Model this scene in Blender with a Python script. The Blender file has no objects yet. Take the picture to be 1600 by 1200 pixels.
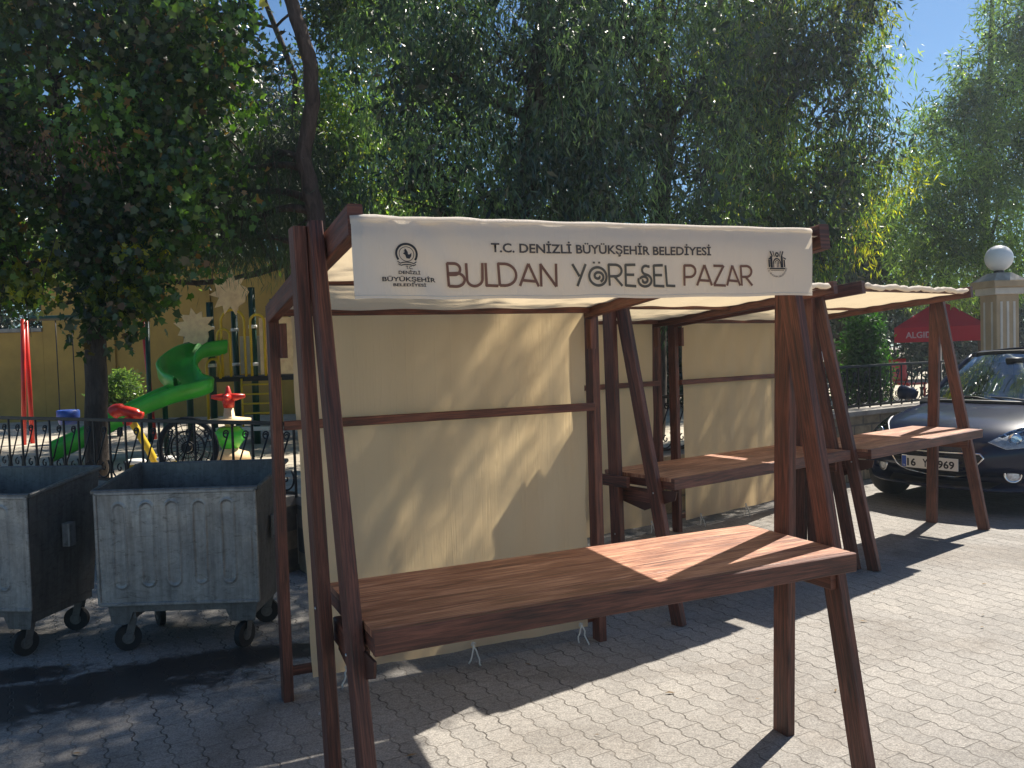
import bpy, bmesh, math, random
import numpy as np
from mathutils import Vector, Matrix
from mathutils.bvhtree import BVHTree
rad = math.radians
scene = bpy.context.scene
C = scene.collection

# ------------------------------------------------------------------ camera
CAM_H = 1.70
cam_d = bpy.data.cameras.new('camera'); cam = bpy.data.objects.new('camera', cam_d); C.objects.link(cam)
cam_d.sensor_width = 36.0; cam_d.lens = 36.0 * 1332.5 / 1600.0
cam_d.clip_start = 0.05; cam_d.clip_end = 2000
cam.matrix_world = (Matrix.Translation((0, 0, CAM_H)) @ Matrix.Rotation(rad(90) - 0.0384, 4, 'X') @ Matrix.Rotation(-0.0304, 4, 'Z'))
scene.camera = cam

# ------------------------------------------------------------------ light
SUN_EL, SUN_AZ = rad(52), rad(41)
world = bpy.data.worlds.new('World'); scene.world = world; world.use_nodes = True
wn = world.node_tree.nodes; wl = world.node_tree.links; wn.clear()
wo = wn.new('ShaderNodeOutputWorld'); wb = wn.new('ShaderNodeBackground'); ws = wn.new('ShaderNodeTexSky')
ws.sky_type = 'NISHITA'; ws.sun_disc = False; ws.sun_elevation = SUN_EL; ws.sun_rotation = SUN_AZ
ws.air_density = 1.0; ws.dust_density = 0.1; ws.ozone_density = 1.5
wb.inputs['Strength'].default_value = 0.052
wm = wn.new('ShaderNodeMixRGB'); wm.blend_type = 'MULTIPLY'; wm.inputs['Fac'].default_value = 1.0; wm.inputs['Color2'].default_value = (0.64, 0.89, 1.07, 1)
wl.new(ws.outputs[0], wm.inputs['Color1']); wl.new(wm.outputs[0], wb.inputs[0]); wl.new(wb.outputs[0], wo.inputs[0])
sun_d = bpy.data.lights.new('sun', 'SUN'); sun = bpy.data.objects.new('sun', sun_d); C.objects.link(sun)
sun_d.energy = 5.0; sun_d.angle = rad(0.5); sun_d.color = (1.0, 0.93, 0.82)
to_sun = Vector((math.sin(SUN_AZ) * math.cos(SUN_EL), math.cos(SUN_AZ) * math.cos(SUN_EL), math.sin(SUN_EL)))
sun.rotation_euler = to_sun.to_track_quat('Z', 'Y').to_euler(); sun.location = (20, 24, 40)
scene.view_settings.view_transform = 'Standard'; scene.view_settings.look = 'None'
scene.view_settings.gamma = 1; scene.view_settings.exposure = 1.0

# ------------------------------------------------------------------ lens flare veil, imitated by an added thin volume
VEIL = 0.0015
if VEIL:
    hm = bpy.data.materials.new('lens_veil'); hm.use_nodes = True; hn = hm.node_tree.nodes; hn.clear()
    ho = hn.new('ShaderNodeOutputMaterial'); hv = hn.new('ShaderNodeVolumePrincipled')
    hv.inputs['Color'].default_value = (0.80, 0.90, 1.0, 1); hv.inputs['Density'].default_value = VEIL; hv.inputs['Anisotropy'].default_value = 0.55
    hm.node_tree.links.new(hv.outputs[0], ho.inputs['Volume'])
    hb = bmesh.new(); bmesh.ops.create_cube(hb, size=1.0); hme = bpy.data.meshes.new('lens_veil'); hb.to_mesh(hme); hb.free(); hme.materials.append(hm)
    hz_o = bpy.data.objects.new('lens_veil', hme); C.objects.link(hz_o); hz_o.location = (20, 80, 7.5); hz_o.scale = (164, 244, 17); hz_o['kind'] = 'stuff'; hz_o['label'] = 'thin volume added to stand in for the lens flare veil'

# ------------------------------------------------------------------ materials
def node_mat(name):
    m = bpy.data.materials.new(name); m.use_nodes = True
    n = m.node_tree.nodes; l = m.node_tree.links
    return m, n, l, n['Principled BSDF']
def math_n(n, l, op, a, b=None, c=None):
    x = n.new('ShaderNodeMath'); x.operation = op
    for i, v in enumerate((a, b, c)):
        if v is None: continue
        if isinstance(v, (int, float)): x.inputs[i].default_value = v
        else: l.new(v, x.inputs[i])
    return x.outputs[0]
def mixc(n, l, fac, a, b, mode='MIX'):
    x = n.new('ShaderNodeMixRGB'); x.blend_type = mode
    for s, v in zip(('Fac', 'Color1', 'Color2'), (fac, a, b)):
        if isinstance(v, (int, float)): x.inputs[s].default_value = v
        elif isinstance(v, tuple): x.inputs[s].default_value = v if len(v) == 4 else (*v, 1)
        else: l.new(v, x.inputs[s])
    return x.outputs[0]
def ramp(n, l, fac, stops):
    r = n.new('ShaderNodeValToRGB'); e = r.color_ramp.elements
    e[0].position, e[0].color = stops[0][0], (*stops[0][1], 1)
    e[1].position, e[1].color = stops[-1][0], (*stops[-1][1], 1)
    for p, c in stops[1:-1]:
        k = e.new(p); k.color = (*c, 1)
    l.new(fac, r.inputs[0]); return r.outputs[0]
def noise(n, l, vec, scale, detail=4, rough=0.55, dist=0.0):
    x = n.new('ShaderNodeTexNoise'); x.inputs['Scale'].default_value = scale; x.inputs['Detail'].default_value = detail
    x.inputs['Roughness'].default_value = rough; x.inputs['Distortion'].default_value = dist
    if vec is not None: l.new(vec, x.inputs['Vector'])
    return x.outputs['Fac']
def mapping(n, l, vec, scale=(1, 1, 1), rot=(0, 0, 0), loc=(0, 0, 0)):
    x = n.new('ShaderNodeMapping'); x.inputs['Scale'].default_value = scale; x.inputs['Rotation'].default_value = rot
    x.inputs['Location'].default_value = loc; l.new(vec, x.inputs['Vector']); return x.outputs[0]
def bump(n, l, h, strength, dist=0.01, normal=None):
    b = n.new('ShaderNodeBump'); b.inputs['Strength'].default_value = strength; b.inputs['Distance'].default_value = dist
    l.new(h, b.inputs['Height'])
    if normal is not None: l.new(normal, b.inputs['Normal'])
    return b.outputs[0]
def coords(n, kind='Object'):
    return n.new('ShaderNodeTexCoord').outputs[kind]

def simple(name, col, rough=0.5, metal=0.0, var=0.25, scale=6.0, bmp=0.1, coat=0.0, spec=0.5):
    m, n, l, p = node_mat(name)
    co = coords(n); nz = noise(n, l, co, scale, 5, 0.6)
    d = tuple(c * (1 - var) for c in col); b = tuple(min(1, c * (1 + var)) for c in col)
    l.new(ramp(n, l, nz, [(0.3, d), (0.7, b)]), p.inputs['Base Color'])
    p.inputs['Roughness'].default_value = rough; p.inputs['Metallic'].default_value = metal
    p.inputs['Coat Weight'].default_value = coat; p.inputs['Coat Roughness'].default_value = 0.03
    p.inputs['Specular IOR Level'].default_value = spec
    if bmp:
        l.new(bump(n, l, noise(n, l, co, scale * 8, 4), bmp, 0.004), p.inputs['Normal'])
    return m

def wood_mat(name, dark, mid, light, rough=0.5, plank=None):
    m, n, l, p = node_mat(name)
    uv = n.new('ShaderNodeUVMap').outputs[0]
    v = mapping(n, l, uv, (1.0, 14.0, 1))
    g = noise(n, l, v, 2.2, 8, 0.62, 1.6)
    v2 = mapping(n, l, uv, (2.0, 60.0, 1))
    f = noise(n, l, v2, 3.0, 6, 0.6, 0.4)
    big = noise(n, l, mapping(n, l, uv, (1.2, 3.0, 1)), 1.6, 3, 0.5, 0.2)
    k = math_n(n, l, 'ADD', math_n(n, l, 'MULTIPLY', g, 0.42), math_n(n, l, 'MULTIPLY', f, 0.45))
    k = math_n(n, l, 'ADD', k, math_n(n, l, 'MULTIPLY', big, 0.22))
    col = ramp(n, l, k, [(0.44, dark), (0.54, mid), (0.64, light)])
    vo = n.new('ShaderNodeTexVoronoi'); vo.inputs['Scale'].default_value = 1.0
    l.new(mapping(n, l, uv, (2.3, 7.0, 1)), vo.inputs['Vector'])
    kn = ramp(n, l, vo.outputs['Distance'], [(0.05, (0.30, 0.20, 0.16)), (0.12, (1, 1, 1))])
    col = mixc(n, l, 0.75, col, kn, 'MULTIPLY')
    dirt = noise(n, l, coords(n), 3.5, 6, 0.65)
    col = mixc(n, l, 0.55, col, ramp(n, l, dirt, [(0.3, (0.62, 0.56, 0.52)), (0.6, (1, 1, 1))]), 'MULTIPLY')
    l.new(col, p.inputs['Base Color'])
    l.new(ramp(n, l, f, [(0.3, (rough - .1,) * 3), (0.7, (rough + .15,) * 3)]), p.inputs['Roughness'])
    l.new(bump(n, l, k, 0.7, 0.006), p.inputs['Normal'])
    return m

def fabric_mat(name, col, trans, amount, folds=0.5, stain=0.2):
    m, n, l, p = node_mat(name)
    co = coords(n)
    st = noise(n, l, co, 1.6, 4, 0.5, 0.3)
    c1 = ramp(n, l, st, [(0.3, tuple(c * (1 - stain) for c in col)), (0.62, col)])
    weave = n.new('ShaderNodeTexWave'); weave.inputs['Scale'].default_value = 180; weave.inputs['Distortion'].default_value = 1.5
    l.new(co, weave.inputs['Vector'])
    cr = noise(n, l, mapping(n, l, co, (3, 3, 0.7)), 1.5, 2, 0.4, 0.3)
    cr2 = noise(n, l, co, 5.0, 3, 0.5, 0.6)
    cr3 = noise(n, l, mapping(n, l, co, (14, 14, 0.6)), 1.2, 3, 0.6, 0.6)
    cr3 = ramp(n, l, cr3, [(0.44, (0, 0, 0)), (0.50, (1, 1, 1)), (0.56, (0, 0, 0))])
    h = math_n(n, l, 'ADD', math_n(n, l, 'MULTIPLY', cr, 1.0), math_n(n, l, 'MULTIPLY', cr2, 0.35))
    h = math_n(n, l, 'ADD', h, math_n(n, l, 'MULTIPLY', cr3, 0.06))
    h = math_n(n, l, 'ADD', h, math_n(n, l, 'MULTIPLY', weave.outputs['Fac'], 0.012))
    nb = bump(n, l, h, folds, 0.03)
    l.new(c1, p.inputs['Base Color']); p.inputs['Roughness'].default_value = 0.85; p.inputs['Specular IOR Level'].default_value = 0.15
    l.new(nb, p.inputs['Normal'])
    t = n.new('ShaderNodeBsdfTranslucent'); t.inputs['Color'].default_value = (*trans, 1); l.new(nb, t.inputs['Normal'])
    mx = n.new('ShaderNodeMixShader'); mx.inputs[0].default_value = amount
    l.new(p.outputs[0], mx.inputs[1]); l.new(t.outputs[0], mx.inputs[2]); l.new(mx.outputs[0], n['Material Output'].inputs['Surface'])
    return m

def leaf_mat(name, stops, trans, amount=0.35, rough=0.35):
    m, n, l, p = node_mat(name)
    g = n.new('ShaderNodeNewGeometry')
    col = ramp(n, l, g.outputs['Random Per Island'], stops)
    big = noise(n, l, coords(n), 0.9, 3, 0.5)
    col = mixc(n, l, 0.5, col, ramp(n, l, big, [(0.35, (0.55, 0.62, 0.6)), (0.65, (1.15, 1.1, 0.95))]), 'MULTIPLY')
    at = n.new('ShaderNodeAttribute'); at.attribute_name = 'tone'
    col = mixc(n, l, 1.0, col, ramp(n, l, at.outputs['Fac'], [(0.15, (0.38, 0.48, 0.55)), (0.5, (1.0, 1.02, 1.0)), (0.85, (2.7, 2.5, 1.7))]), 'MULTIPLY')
    l.new(col, p.inputs['Base Color']); p.inputs['Roughness'].default_value = rough
    p.inputs['Specular IOR Level'].default_value = 0.8
    t = n.new('ShaderNodeBsdfTranslucent'); tc = mixc(n, l, 1.0, col, (*trans, 1), 'MULTIPLY'); l.new(tc, t.inputs['Color'])
    mx = n.new('ShaderNodeMixShader'); mx.inputs[0].default_value = amount
    l.new(p.outputs[0], mx.inputs[1]); l.new(t.outputs[0], mx.inputs[2]); l.new(mx.outputs[0], n['Material Output'].inputs['Surface'])
    return m

def bark_mat(name, a, b, sc=6):
    m, n, l, p = node_mat(name)
    co = coords(n)
    g = noise(n, l, mapping(n, l, co, (3, 3, 0.8)), sc, 8, 0.65, 0.8)
    l.new(ramp(n, l, g, [(0.35, a), (0.65, b)]), p.inputs['Base Color']); p.inputs['Roughness'].default_value = 0.9
    l.new(bump(n, l, g, 0.8, 0.03), p.inputs['Normal'])
    return m

# paving of wavy interlocking blocks
def paving_mat():
    m, n, l, p = node_mat('interlocking_paving')
    co = coords(n)
    rot = mapping(n, l, co, (1, 1, 1), (0, 0, rad(60)))
    sx = n.new('ShaderNodeSeparateXYZ'); l.new(rot, sx.inputs[0]); P, Q = sx.outputs[0], sx.outputs[1]
    jit = noise(n, l, co, 5.0, 3, 0.5)
    LEN, WID = 0.225, 0.122
    tri = math_n(n, l, 'PINGPONG', math_n(n, l, 'ADD', P, 40.0), LEN / 4)          # 0..LEN/4
    tri = math_n(n, l, 'MULTIPLY', math_n(n, l, 'SUBTRACT', tri, LEN / 8), 0.75)
    tri = math_n(n, l, 'MINIMUM', math_n(n, l, 'MAXIMUM', tri, -0.0085), 0.0085)
    q = math_n(n, l, 'ADD', math_n(n, l, 'ADD', Q, 40.0), tri)
    q = math_n(n, l, 'ADD', q, math_n(n, l, 'MULTIPLY', jit, 0.012))
    qd = math_n(n, l, 'DIVIDE', q, WID)
    row = math_n(n, l, 'FLOOR', qd)
    qf = math_n(n, l, 'FRACT', qd)
    dq = math_n(n, l, 'MULTIPLY', math_n(n, l, 'SUBTRACT', 0.5, math_n(n, l, 'ABSOLUTE', math_n(n, l, 'SUBTRACT', qf, 0.5))), WID)
    off = math_n(n, l, 'MULTIPLY', math_n(n, l, 'MODULO', row, 2.0), 0.5)
    pd = math_n(n, l, 'ADD', math_n(n, l, 'DIVIDE', math_n(n, l, 'ADD', P, 40.0 + 0.0), LEN), off)
    pd = math_n(n, l, 'ADD', pd, math_n(n, l, 'MULTIPLY', jit, 0.06))
    col_i = math_n(n, l, 'FLOOR', pd)
    pf = math_n(n, l, 'FRACT', pd)
    dp = math_n(n, l, 'MULTIPLY', math_n(n, l, 'SUBTRACT', 0.5, math_n(n, l, 'ABSOLUTE', math_n(n, l, 'SUBTRACT', pf, 0.5))), LEN)
    d = math_n(n, l, 'MINIMUM', dq, math_n(n, l, 'ADD', math_n(n, l, 'MULTIPLY', dp, 1.6), math_n(n, l, 'MULTIPLY', jit, 0.002)))
    edge_n = noise(n, l, co, 60, 3, 0.6)
    d2 = math_n(n, l, 'SUBTRACT', d, math_n(n, l, 'MULTIPLY', edge_n, 0.0055))
    joint = ramp(n, l, math_n(n, l, 'MULTIPLY', d2, 100.0), [(-0.0, (0, 0, 0)), (0.22, (1, 1, 1))])
    cv = n.new('ShaderNodeCombineXYZ'); l.new(row, cv.inputs[0]); l.new(col_i, cv.inputs[1])
    wn_ = n.new('ShaderNodeTexWhiteNoise'); l.new(cv.outputs[0], wn_.inputs['Vector'])
    base = ramp(n, l, wn_.outputs['Value'], [(0.0, (0.245, 0.236, 0.224)), (0.5, (0.262, 0.251, 0.238)), (1.0, (0.285, 0.272, 0.256))])
    grit = noise(n, l, co, 110, 5, 0.8)
    base = mixc(n, l, 0.85, base, ramp(n, l, grit, [(0.34, (0.42, 0.40, 0.38)), (0.5, (0.95, 0.95, 0.95)), (0.66, (1.6, 1.58, 1.52))]), 'MULTIPLY')
    blot = noise(n, l, co, 1.1, 6, 0.65, 0.5)
    base = mixc(n, l, 0.7, base, ramp(n, l, blot, [(0.3, (0.72, 0.70, 0.68)), (0.6, (1.05, 1.03, 1.0))]), 'MULTIPLY')
    chip = noise(n, l, co, 34, 6, 0.75)
    base = mixc(n, l, 0.8, base, ramp(n, l, chip, [(0.34, (0.62, 0.60, 0.58)), (0.5, (1.0, 1.0, 1.0)), (0.66, (1.22, 1.21, 1.18))]), 'MULTIPLY')
    wear = noise(n, l, co, 0.55, 7, 0.7, 1.0)
    base = mixc(n, l, 0.8, base, ramp(n, l, wear, [(0.36, (0.66, 0.62, 0.58)), (0.5, (1, 1, 1)), (0.7, (1.08, 1.07, 1.05))]), 'MULTIPLY')
    fill = noise(n, l, co, 2.6, 5, 0.7)
    jcol = ramp(n, l, fill, [(0.40, (0.060, 0.052, 0.044)), (0.56, (0.19, 0.172, 0.15))])
    base = mixc(n, l, joint, jcol, base)
    # old dark leak stains from the bins
    sep = n.new('ShaderNodeSeparateXYZ'); l.new(co, sep.inputs[0])
    def blob(cx, cy, ang, rx, ry):
        mp = n.new('ShaderNodeMapping'); mp.vector_type = 'TEXTURE'; l.new(co, mp.inputs['Vector'])
        mp.inputs['Location'].default_value = (cx, cy, 0); mp.inputs['Rotation'].default_value = (0, 0, ang)
        mp.inputs['Scale'].default_value = (rx, ry, 1)
        ln = n.new('ShaderNodeVectorMath'); ln.operation = 'LENGTH'; l.new(mp.outputs[0], ln.inputs[0]); return ln.outputs['Value']
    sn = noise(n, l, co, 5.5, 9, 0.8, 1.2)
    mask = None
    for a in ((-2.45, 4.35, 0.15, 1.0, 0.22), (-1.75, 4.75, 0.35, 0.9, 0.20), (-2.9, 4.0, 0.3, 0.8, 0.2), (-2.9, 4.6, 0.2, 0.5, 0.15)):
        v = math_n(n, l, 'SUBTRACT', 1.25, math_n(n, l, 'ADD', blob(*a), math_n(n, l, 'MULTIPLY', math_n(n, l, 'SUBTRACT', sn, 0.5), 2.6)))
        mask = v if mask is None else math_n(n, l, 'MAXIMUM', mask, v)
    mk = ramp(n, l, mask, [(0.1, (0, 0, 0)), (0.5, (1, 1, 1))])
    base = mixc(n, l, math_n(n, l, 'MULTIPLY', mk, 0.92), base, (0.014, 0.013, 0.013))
    # asphalt grey trampled dirt between the stalls and the park wall
    l.new(base, p.inputs['Base Color'])
    l.new(mixc(n, l, mk, (0.85, 0.85, 0.85), (0.42, 0.42, 0.42)), p.inputs['Roughness'])
    hh = math_n(n, l, 'ADD', math_n(n, l, 'MULTIPLY', joint, 1.0), math_n(n, l, 'MULTIPLY', grit, 0.22))
    l.new(bump(n, l, hh, 0.7, 0.006), p.inputs['Normal'])
    return m

def galv_mat(name, base=0.30):
    m, n, l, p = node_mat(name)
    co = coords(n)
    vo = n.new('ShaderNodeTexVoronoi'); vo.inputs['Scale'].default_value = 45; l.new(co, vo.inputs['Vector'])
    sp = ramp(n, l, vo.outputs['Color'], [(0.2, (base * .95, base * .94, base * .92)), (0.8, (base * 1.1, base * 1.09, base * 1.06))])
    blot = noise(n, l, co, 3.2, 8, 0.7, 0.8)
    c = mixc(n, l, 0.85, sp, ramp(n, l, blot, [(0.3, (0.68, 0.68, 0.68)), (0.65, (1.1, 1.1, 1.08))]), 'MULTIPLY')
    sc_ = noise(n, l, mapping(n, l, co, (3, 3, 9)), 2.5, 9, 0.8, 2.0)
    c = mixc(n, l, 0.8, c, ramp(n, l, sc_, [(0.36, (0.45, 0.43, 0.40)), (0.46, (1, 1, 1)), (0.60, (1.0, 1.0, 1.0)), (0.7, (1.35, 1.34, 1.3))]), 'MULTIPLY')
    streak = noise(n, l, mapping(n, l, co, (16, 16, 1.0)), 1.6, 5, 0.7)
    c = mixc(n, l, 0.7, c, ramp(n, l, streak, [(0.34, (0.6, 0.58, 0.56)), (0.55, (1, 1, 1))]), 'MULTIPLY')
    l.new(c, p.inputs['Base Color']); p.inputs['Metallic'].default_value = 0.55
    l.new(ramp(n, l, blot, [(0.3, (0.62,) * 3), (0.7, (0.40,) * 3)]), p.inputs['Roughness'])
    l.new(bump(n, l, math_n(n, l, 'ADD', blot, math_n(n, l, 'MULTIPLY', streak, 0.3)), 0.22, 0.02), p.inputs['Normal'])
    return m

def stone_mat():
    m, n, l, p = node_mat('stone_wall')
    co = coords(n); br = n.new('ShaderNodeTexBrick')
    sx = n.new('ShaderNodeSeparateXYZ'); l.new(co, sx.inputs[0]); cx = n.new('ShaderNodeCombineXYZ')
    l.new(sx.outputs[0], cx.inputs[0]); l.new(sx.outputs[2], cx.inputs[1]); l.new(cx.outputs[0], br.inputs['Vector'])
    br.inputs['Scale'].default_value = 1.0; br.inputs['Brick Width'].default_value = 0.34; br.inputs['Row Height'].default_value = 0.17
    br.inputs['Mortar Size'].default_value = 0.012; br.inputs['Color1'].default_value = (0.36, 0.30, 0.21, 1); br.inputs['Color2'].default_value = (0.25, 0.22, 0.18, 1)
    br.inputs['Mortar'].default_value = (0.16, 0.15, 0.13, 1)
    nz = noise(n, l, co, 9, 7, 0.65)
    c = mixc(n, l, 0.8, br.outputs['Color'], ramp(n, l, nz, [(0.3, (0.5, 0.5, 0.5)), (0.65, (1.15, 1.12, 1.05))]), 'MULTIPLY')
    l.new(c, p.inputs['Base Color']); p.inputs['Roughness'].default_value = 0.9
    l.new(bump(n, l, math_n(n, l, 'SUBTRACT', nz, br.outputs['Fac']), 0.6, 0.02), p.inputs['Normal'])
    return m

def carpaint_mat():
    m, n, l, p = node_mat('dark_blue_car_paint')
    co = coords(n); v = noise(n, l, co, 900, 2, 0.5); du = noise(n, l, co, 3, 6, 0.65)
    l.new(ramp(n, l, v, [(0.4, (0.004, 0.007, 0.022)), (0.75, (0.012, 0.020, 0.060))]), p.inputs['Base Color'])
    p.inputs['Metallic'].default_value = 0.0
    l.new(ramp(n, l, du, [(0.35, (0.34,) * 3), (0.7, (0.4,) * 3)]), p.inputs['Roughness'])
    p.inputs['Coat Weight'].default_value = 0.6; p.inputs['Specular IOR Level'].default_value = 0.03
    l.new(ramp(n, l, du, [(0.35, (0.02,) * 3), (0.7, (0.04,) * 3)]), p.inputs['Coat Roughness'])
    return m

def glass_mat(name, tint=(0.55, 0.62, 0.62), rough=0.02, opac=0.35):
    m, n, l, p = node_mat(name)
    n.remove(p)
    tr = n.new('ShaderNodeBsdfTransparent'); tr.inputs[0].default_value = (*tint, 1)
    gl = n.new('ShaderNodeBsdfGlossy'); gl.inputs['Roughness'].default_value = rough
    du = noise(n, l, coords(n), 5, 5, 0.6)
    gl.inputs['Color'].default_value = (0.9, 0.95, 1, 1)
    lw = n.new('ShaderNodeFresnel'); lw.inputs['IOR'].default_value = 1.6
    f = math_n(n, l, 'ADD', lw.outputs[0], math_n(n, l, 'MULTIPLY', du, opac * 0.3))
    mx = n.new('ShaderNodeMixShader'); l.new(f, mx.inputs[0]); l.new(tr.outputs[0], mx.inputs[1]); l.new(gl.outputs[0], mx.inputs[2])
    l.new(mx.outputs[0], n['Material Output'].inputs['Surface'])
    return m

M = {}
M['wood'] = wood_mat('stained_wood', (0.030, 0.0095, 0.005), (0.105, 0.032, 0.018), (0.21, 0.075, 0.044), 0.55)
M['wood_top'] = wood_mat('counter_wood', (0.095, 0.030, 0.014), (0.30, 0.115, 0.060), (0.60, 0.32, 0.19), 0.5)
M['canvas'] = fabric_mat('cream_canvas', (0.86, 0.66, 0.45), (1.0, 0.76, 0.42), 0.56, 0.42, 0.10)
M['banner'] = fabric_mat('banner_canvas', (0.74, 0.70, 0.65), (0.90, 0.78, 0.60), 0.42, 0.38, 0.08)
M['roof_canvas'] = fabric_mat('roof_canvas', (0.78, 0.66, 0.48), (0.88, 0.72, 0.48), 0.36, 0.4, 0.12)
M['tie'] = fabric_mat('white_tie_cord', (0.7, 0.68, 0.62), (0.7, 0.68, 0.6), 0.2, 0.1, 0.1)
M['ink_brown'] = simple('brown_print', (0.20, 0.088, 0.055), 0.8, var=0.12, bmp=0)
M['ink_green'] = simple('olive_grey_print', (0.105, 0.085, 0.062), 0.8, var=0.12, bmp=0)
M['ink_dark'] = simple('dark_print', (0.075, 0.060, 0.055), 0.8, var=0.1, bmp=0)
M['ink_black'] = simple('black_print', (0.022, 0.022, 0.026), 0.8, var=0.1, bmp=0)
M['paving'] = paving_mat()
M['galv'] = galv_mat('galvanised_steel', 0.33)
M['galv_dark'] = galv_mat('grimy_galvanised_steel', 0.17)
M['rubber'] = simple('black_rubber', (0.018, 0.018, 0.018), 0.75, var=0.3)
M['tyre_steel'] = simple('scratched_steel', (0.42, 0.42, 0.42), 0.3, 0.9)
M['stone'] = stone_mat()
M['coping'] = simple('coping_concrete', (0.34, 0.31, 0.27), 0.85, var=0.3, scale=5, bmp=0.5)
M['iron'] = simple('black_iron', (0.014, 0.014, 0.015), 0.45, 0.3, var=0.3, scale=20)
M['plaster_yellow'] = simple('ochre_plaster', (0.44, 0.27, 0.065), 0.9, var=0.22, scale=1.2, bmp=0.3)
M['plaster_cream'] = simple('cream_plaster', (0.45, 0.31, 0.18), 0.85, var=0.15, scale=3, bmp=0.3)
M['pillar_white'] = simple('pale_plaster', (0.62, 0.54, 0.45), 0.85, var=0.15, scale=3, bmp=0.3)
M['globe'] = simple('white_globe_plastic', (0.78, 0.76, 0.74), 0.35, var=0.06)
M['park'] = simple('dusty_park_ground', (0.42, 0.37, 0.29), 0.95, var=0.35, scale=3.0, bmp=0.5)
M['green'] = simple('green_plastic', (0.05, 0.46, 0.04), 0.32, var=0.2, scale=3)
M['dgreen'] = simple('dark_green_paint', (0.006, 0.05, 0.03), 0.4, var=0.25)
M['yellow'] = simple('yellow_paint', (0.62, 0.42, 0.02), 0.35, var=0.15)
M['red'] = simple('red_plastic', (0.58, 0.03, 0.018), 0.35, var=0.15)
M['orange'] = simple('orange_wood_panel', (0.95, 0.62, 0.34), 0.6, var=0.2, scale=10)
M['cream_panel'] = simple('cream_panel', (0.55, 0.45, 0.30), 0.6, var=0.15)
M['blue'] = simple('blue_plastic', (0.03, 0.08, 0.35), 0.4)
M['white'] = simple('white_paint', (0.72, 0.71, 0.68), 0.5, var=0.08)
M['parasol'] = fabric_mat('red_parasol_cloth', (0.50, 0.05, 0.07), (0.8, 0.10, 0.12), 0.35, 0.3, 0.15)
M['pink_print'] = simple('pale_pink_print', (0.62, 0.36, 0.38), 0.8, bmp=0)
M['paint'] = carpaint_mat()
M['trim'] = simple('black_trim', (0.010, 0.010, 0.011), 0.5, var=0.2, scale=30)
M['chrome'] = simple('chrome', (0.75, 0.76, 0.78), 0.16, 1.0, var=0.08, bmp=0)
M['glass'] = glass_mat('windscreen_glass', (0.50, 0.56, 0.55), 0.015, 0.5)
M['lamp_glass'] = glass_mat('lamp_glass', (0.85, 0.87, 0.88), 0.03, 0.3)
M['reflector'] = simple('reflector', (0.80, 0.80, 0.80), 0.5, 0.0, var=0.3, scale=40)
M['plate'] = simple('white_plate', (0.66, 0.64, 0.60), 0.45, var=0.05, bmp=0)
M['cloth_dark'] = simple('dark_seat_cloth', (0.03, 0.03, 0.032), 0.9)
M['bark'] = bark_mat('dark_bark', (0.028, 0.020, 0.015), (0.085, 0.065, 0.05))
M['bark_pink'] = bark_mat('reddish_bark', (0.045, 0.028, 0.022), (0.12, 0.078, 0.062))
M['leaf_maple'] = leaf_mat('maple_leaf', [(0, (0.018, 0.040, 0.012)), (0.5, (0.035, 0.075, 0.018)), (0.92, (0.06, 0.11, 0.02)), (0.97, (0.17, 0.085, 0.035))], (2.4, 2.8, 1.0), 0.38, 0.4)
M['leaf_willow'] = leaf_mat('willow_leaf', [(0, (0.045, 0.075, 0.058)), (0.6, (0.075, 0.115, 0.080)), (1.0, (0.13, 0.18, 0.11))], (1.9, 2.3, 1.0), 0.45, 0.28)  # pale bluish lift in these colours stands in for the lens flare veil
M['leaf_mid'] = leaf_mat('mixed_leaf', [(0, (0.035, 0.065, 0.035)), (0.6, (0.065, 0.11, 0.045)), (0.93, (0.13, 0.16, 0.04)), (1.0, (0.19, 0.13, 0.05))], (2.3, 2.6, 0.9), 0.5, 0.32)
M['leaf_yellow'] = leaf_mat('yellow_green_leaf', [(0, (0.06, 0.09, 0.015)), (0.5, (0.16, 0.20, 0.02)), (1.0, (0.30, 0.28, 0.03))], (2.2, 2.2, 0.6), 0.5, 0.4)
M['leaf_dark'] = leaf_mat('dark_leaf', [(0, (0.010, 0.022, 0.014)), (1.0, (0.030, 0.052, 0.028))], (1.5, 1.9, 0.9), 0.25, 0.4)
M['leaf_pale'] = leaf_mat('pale_leaf', [(0, (0.07, 0.12, 0.055)), (0.6, (0.12, 0.18, 0.075)), (1.0, (0.19, 0.25, 0.10))], (2.0, 2.3, 0.9), 0.45, 0.3)
M['needle'] = leaf_mat('pine_needle', [(0, (0.014, 0.030, 0.016)), (1.0, (0.035, 0.058, 0.028))], (1.3, 1.6, 0.8), 0.2, 0.45)
M['thuja'] = leaf_mat('thuja_leaf', [(0, (0.015, 0.05, 0.012)), (1.0, (0.045, 0.12, 0.02))], (1.8, 2.2, 0.7), 0.3, 0.5)
M['seed'] = leaf_mat('dry_seed', [(0, (0.16, 0.06, 0.03)), (1.0, (0.30, 0.13, 0.06))], (1.5, 1.1, 0.7), 0.3, 0.7)

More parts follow.
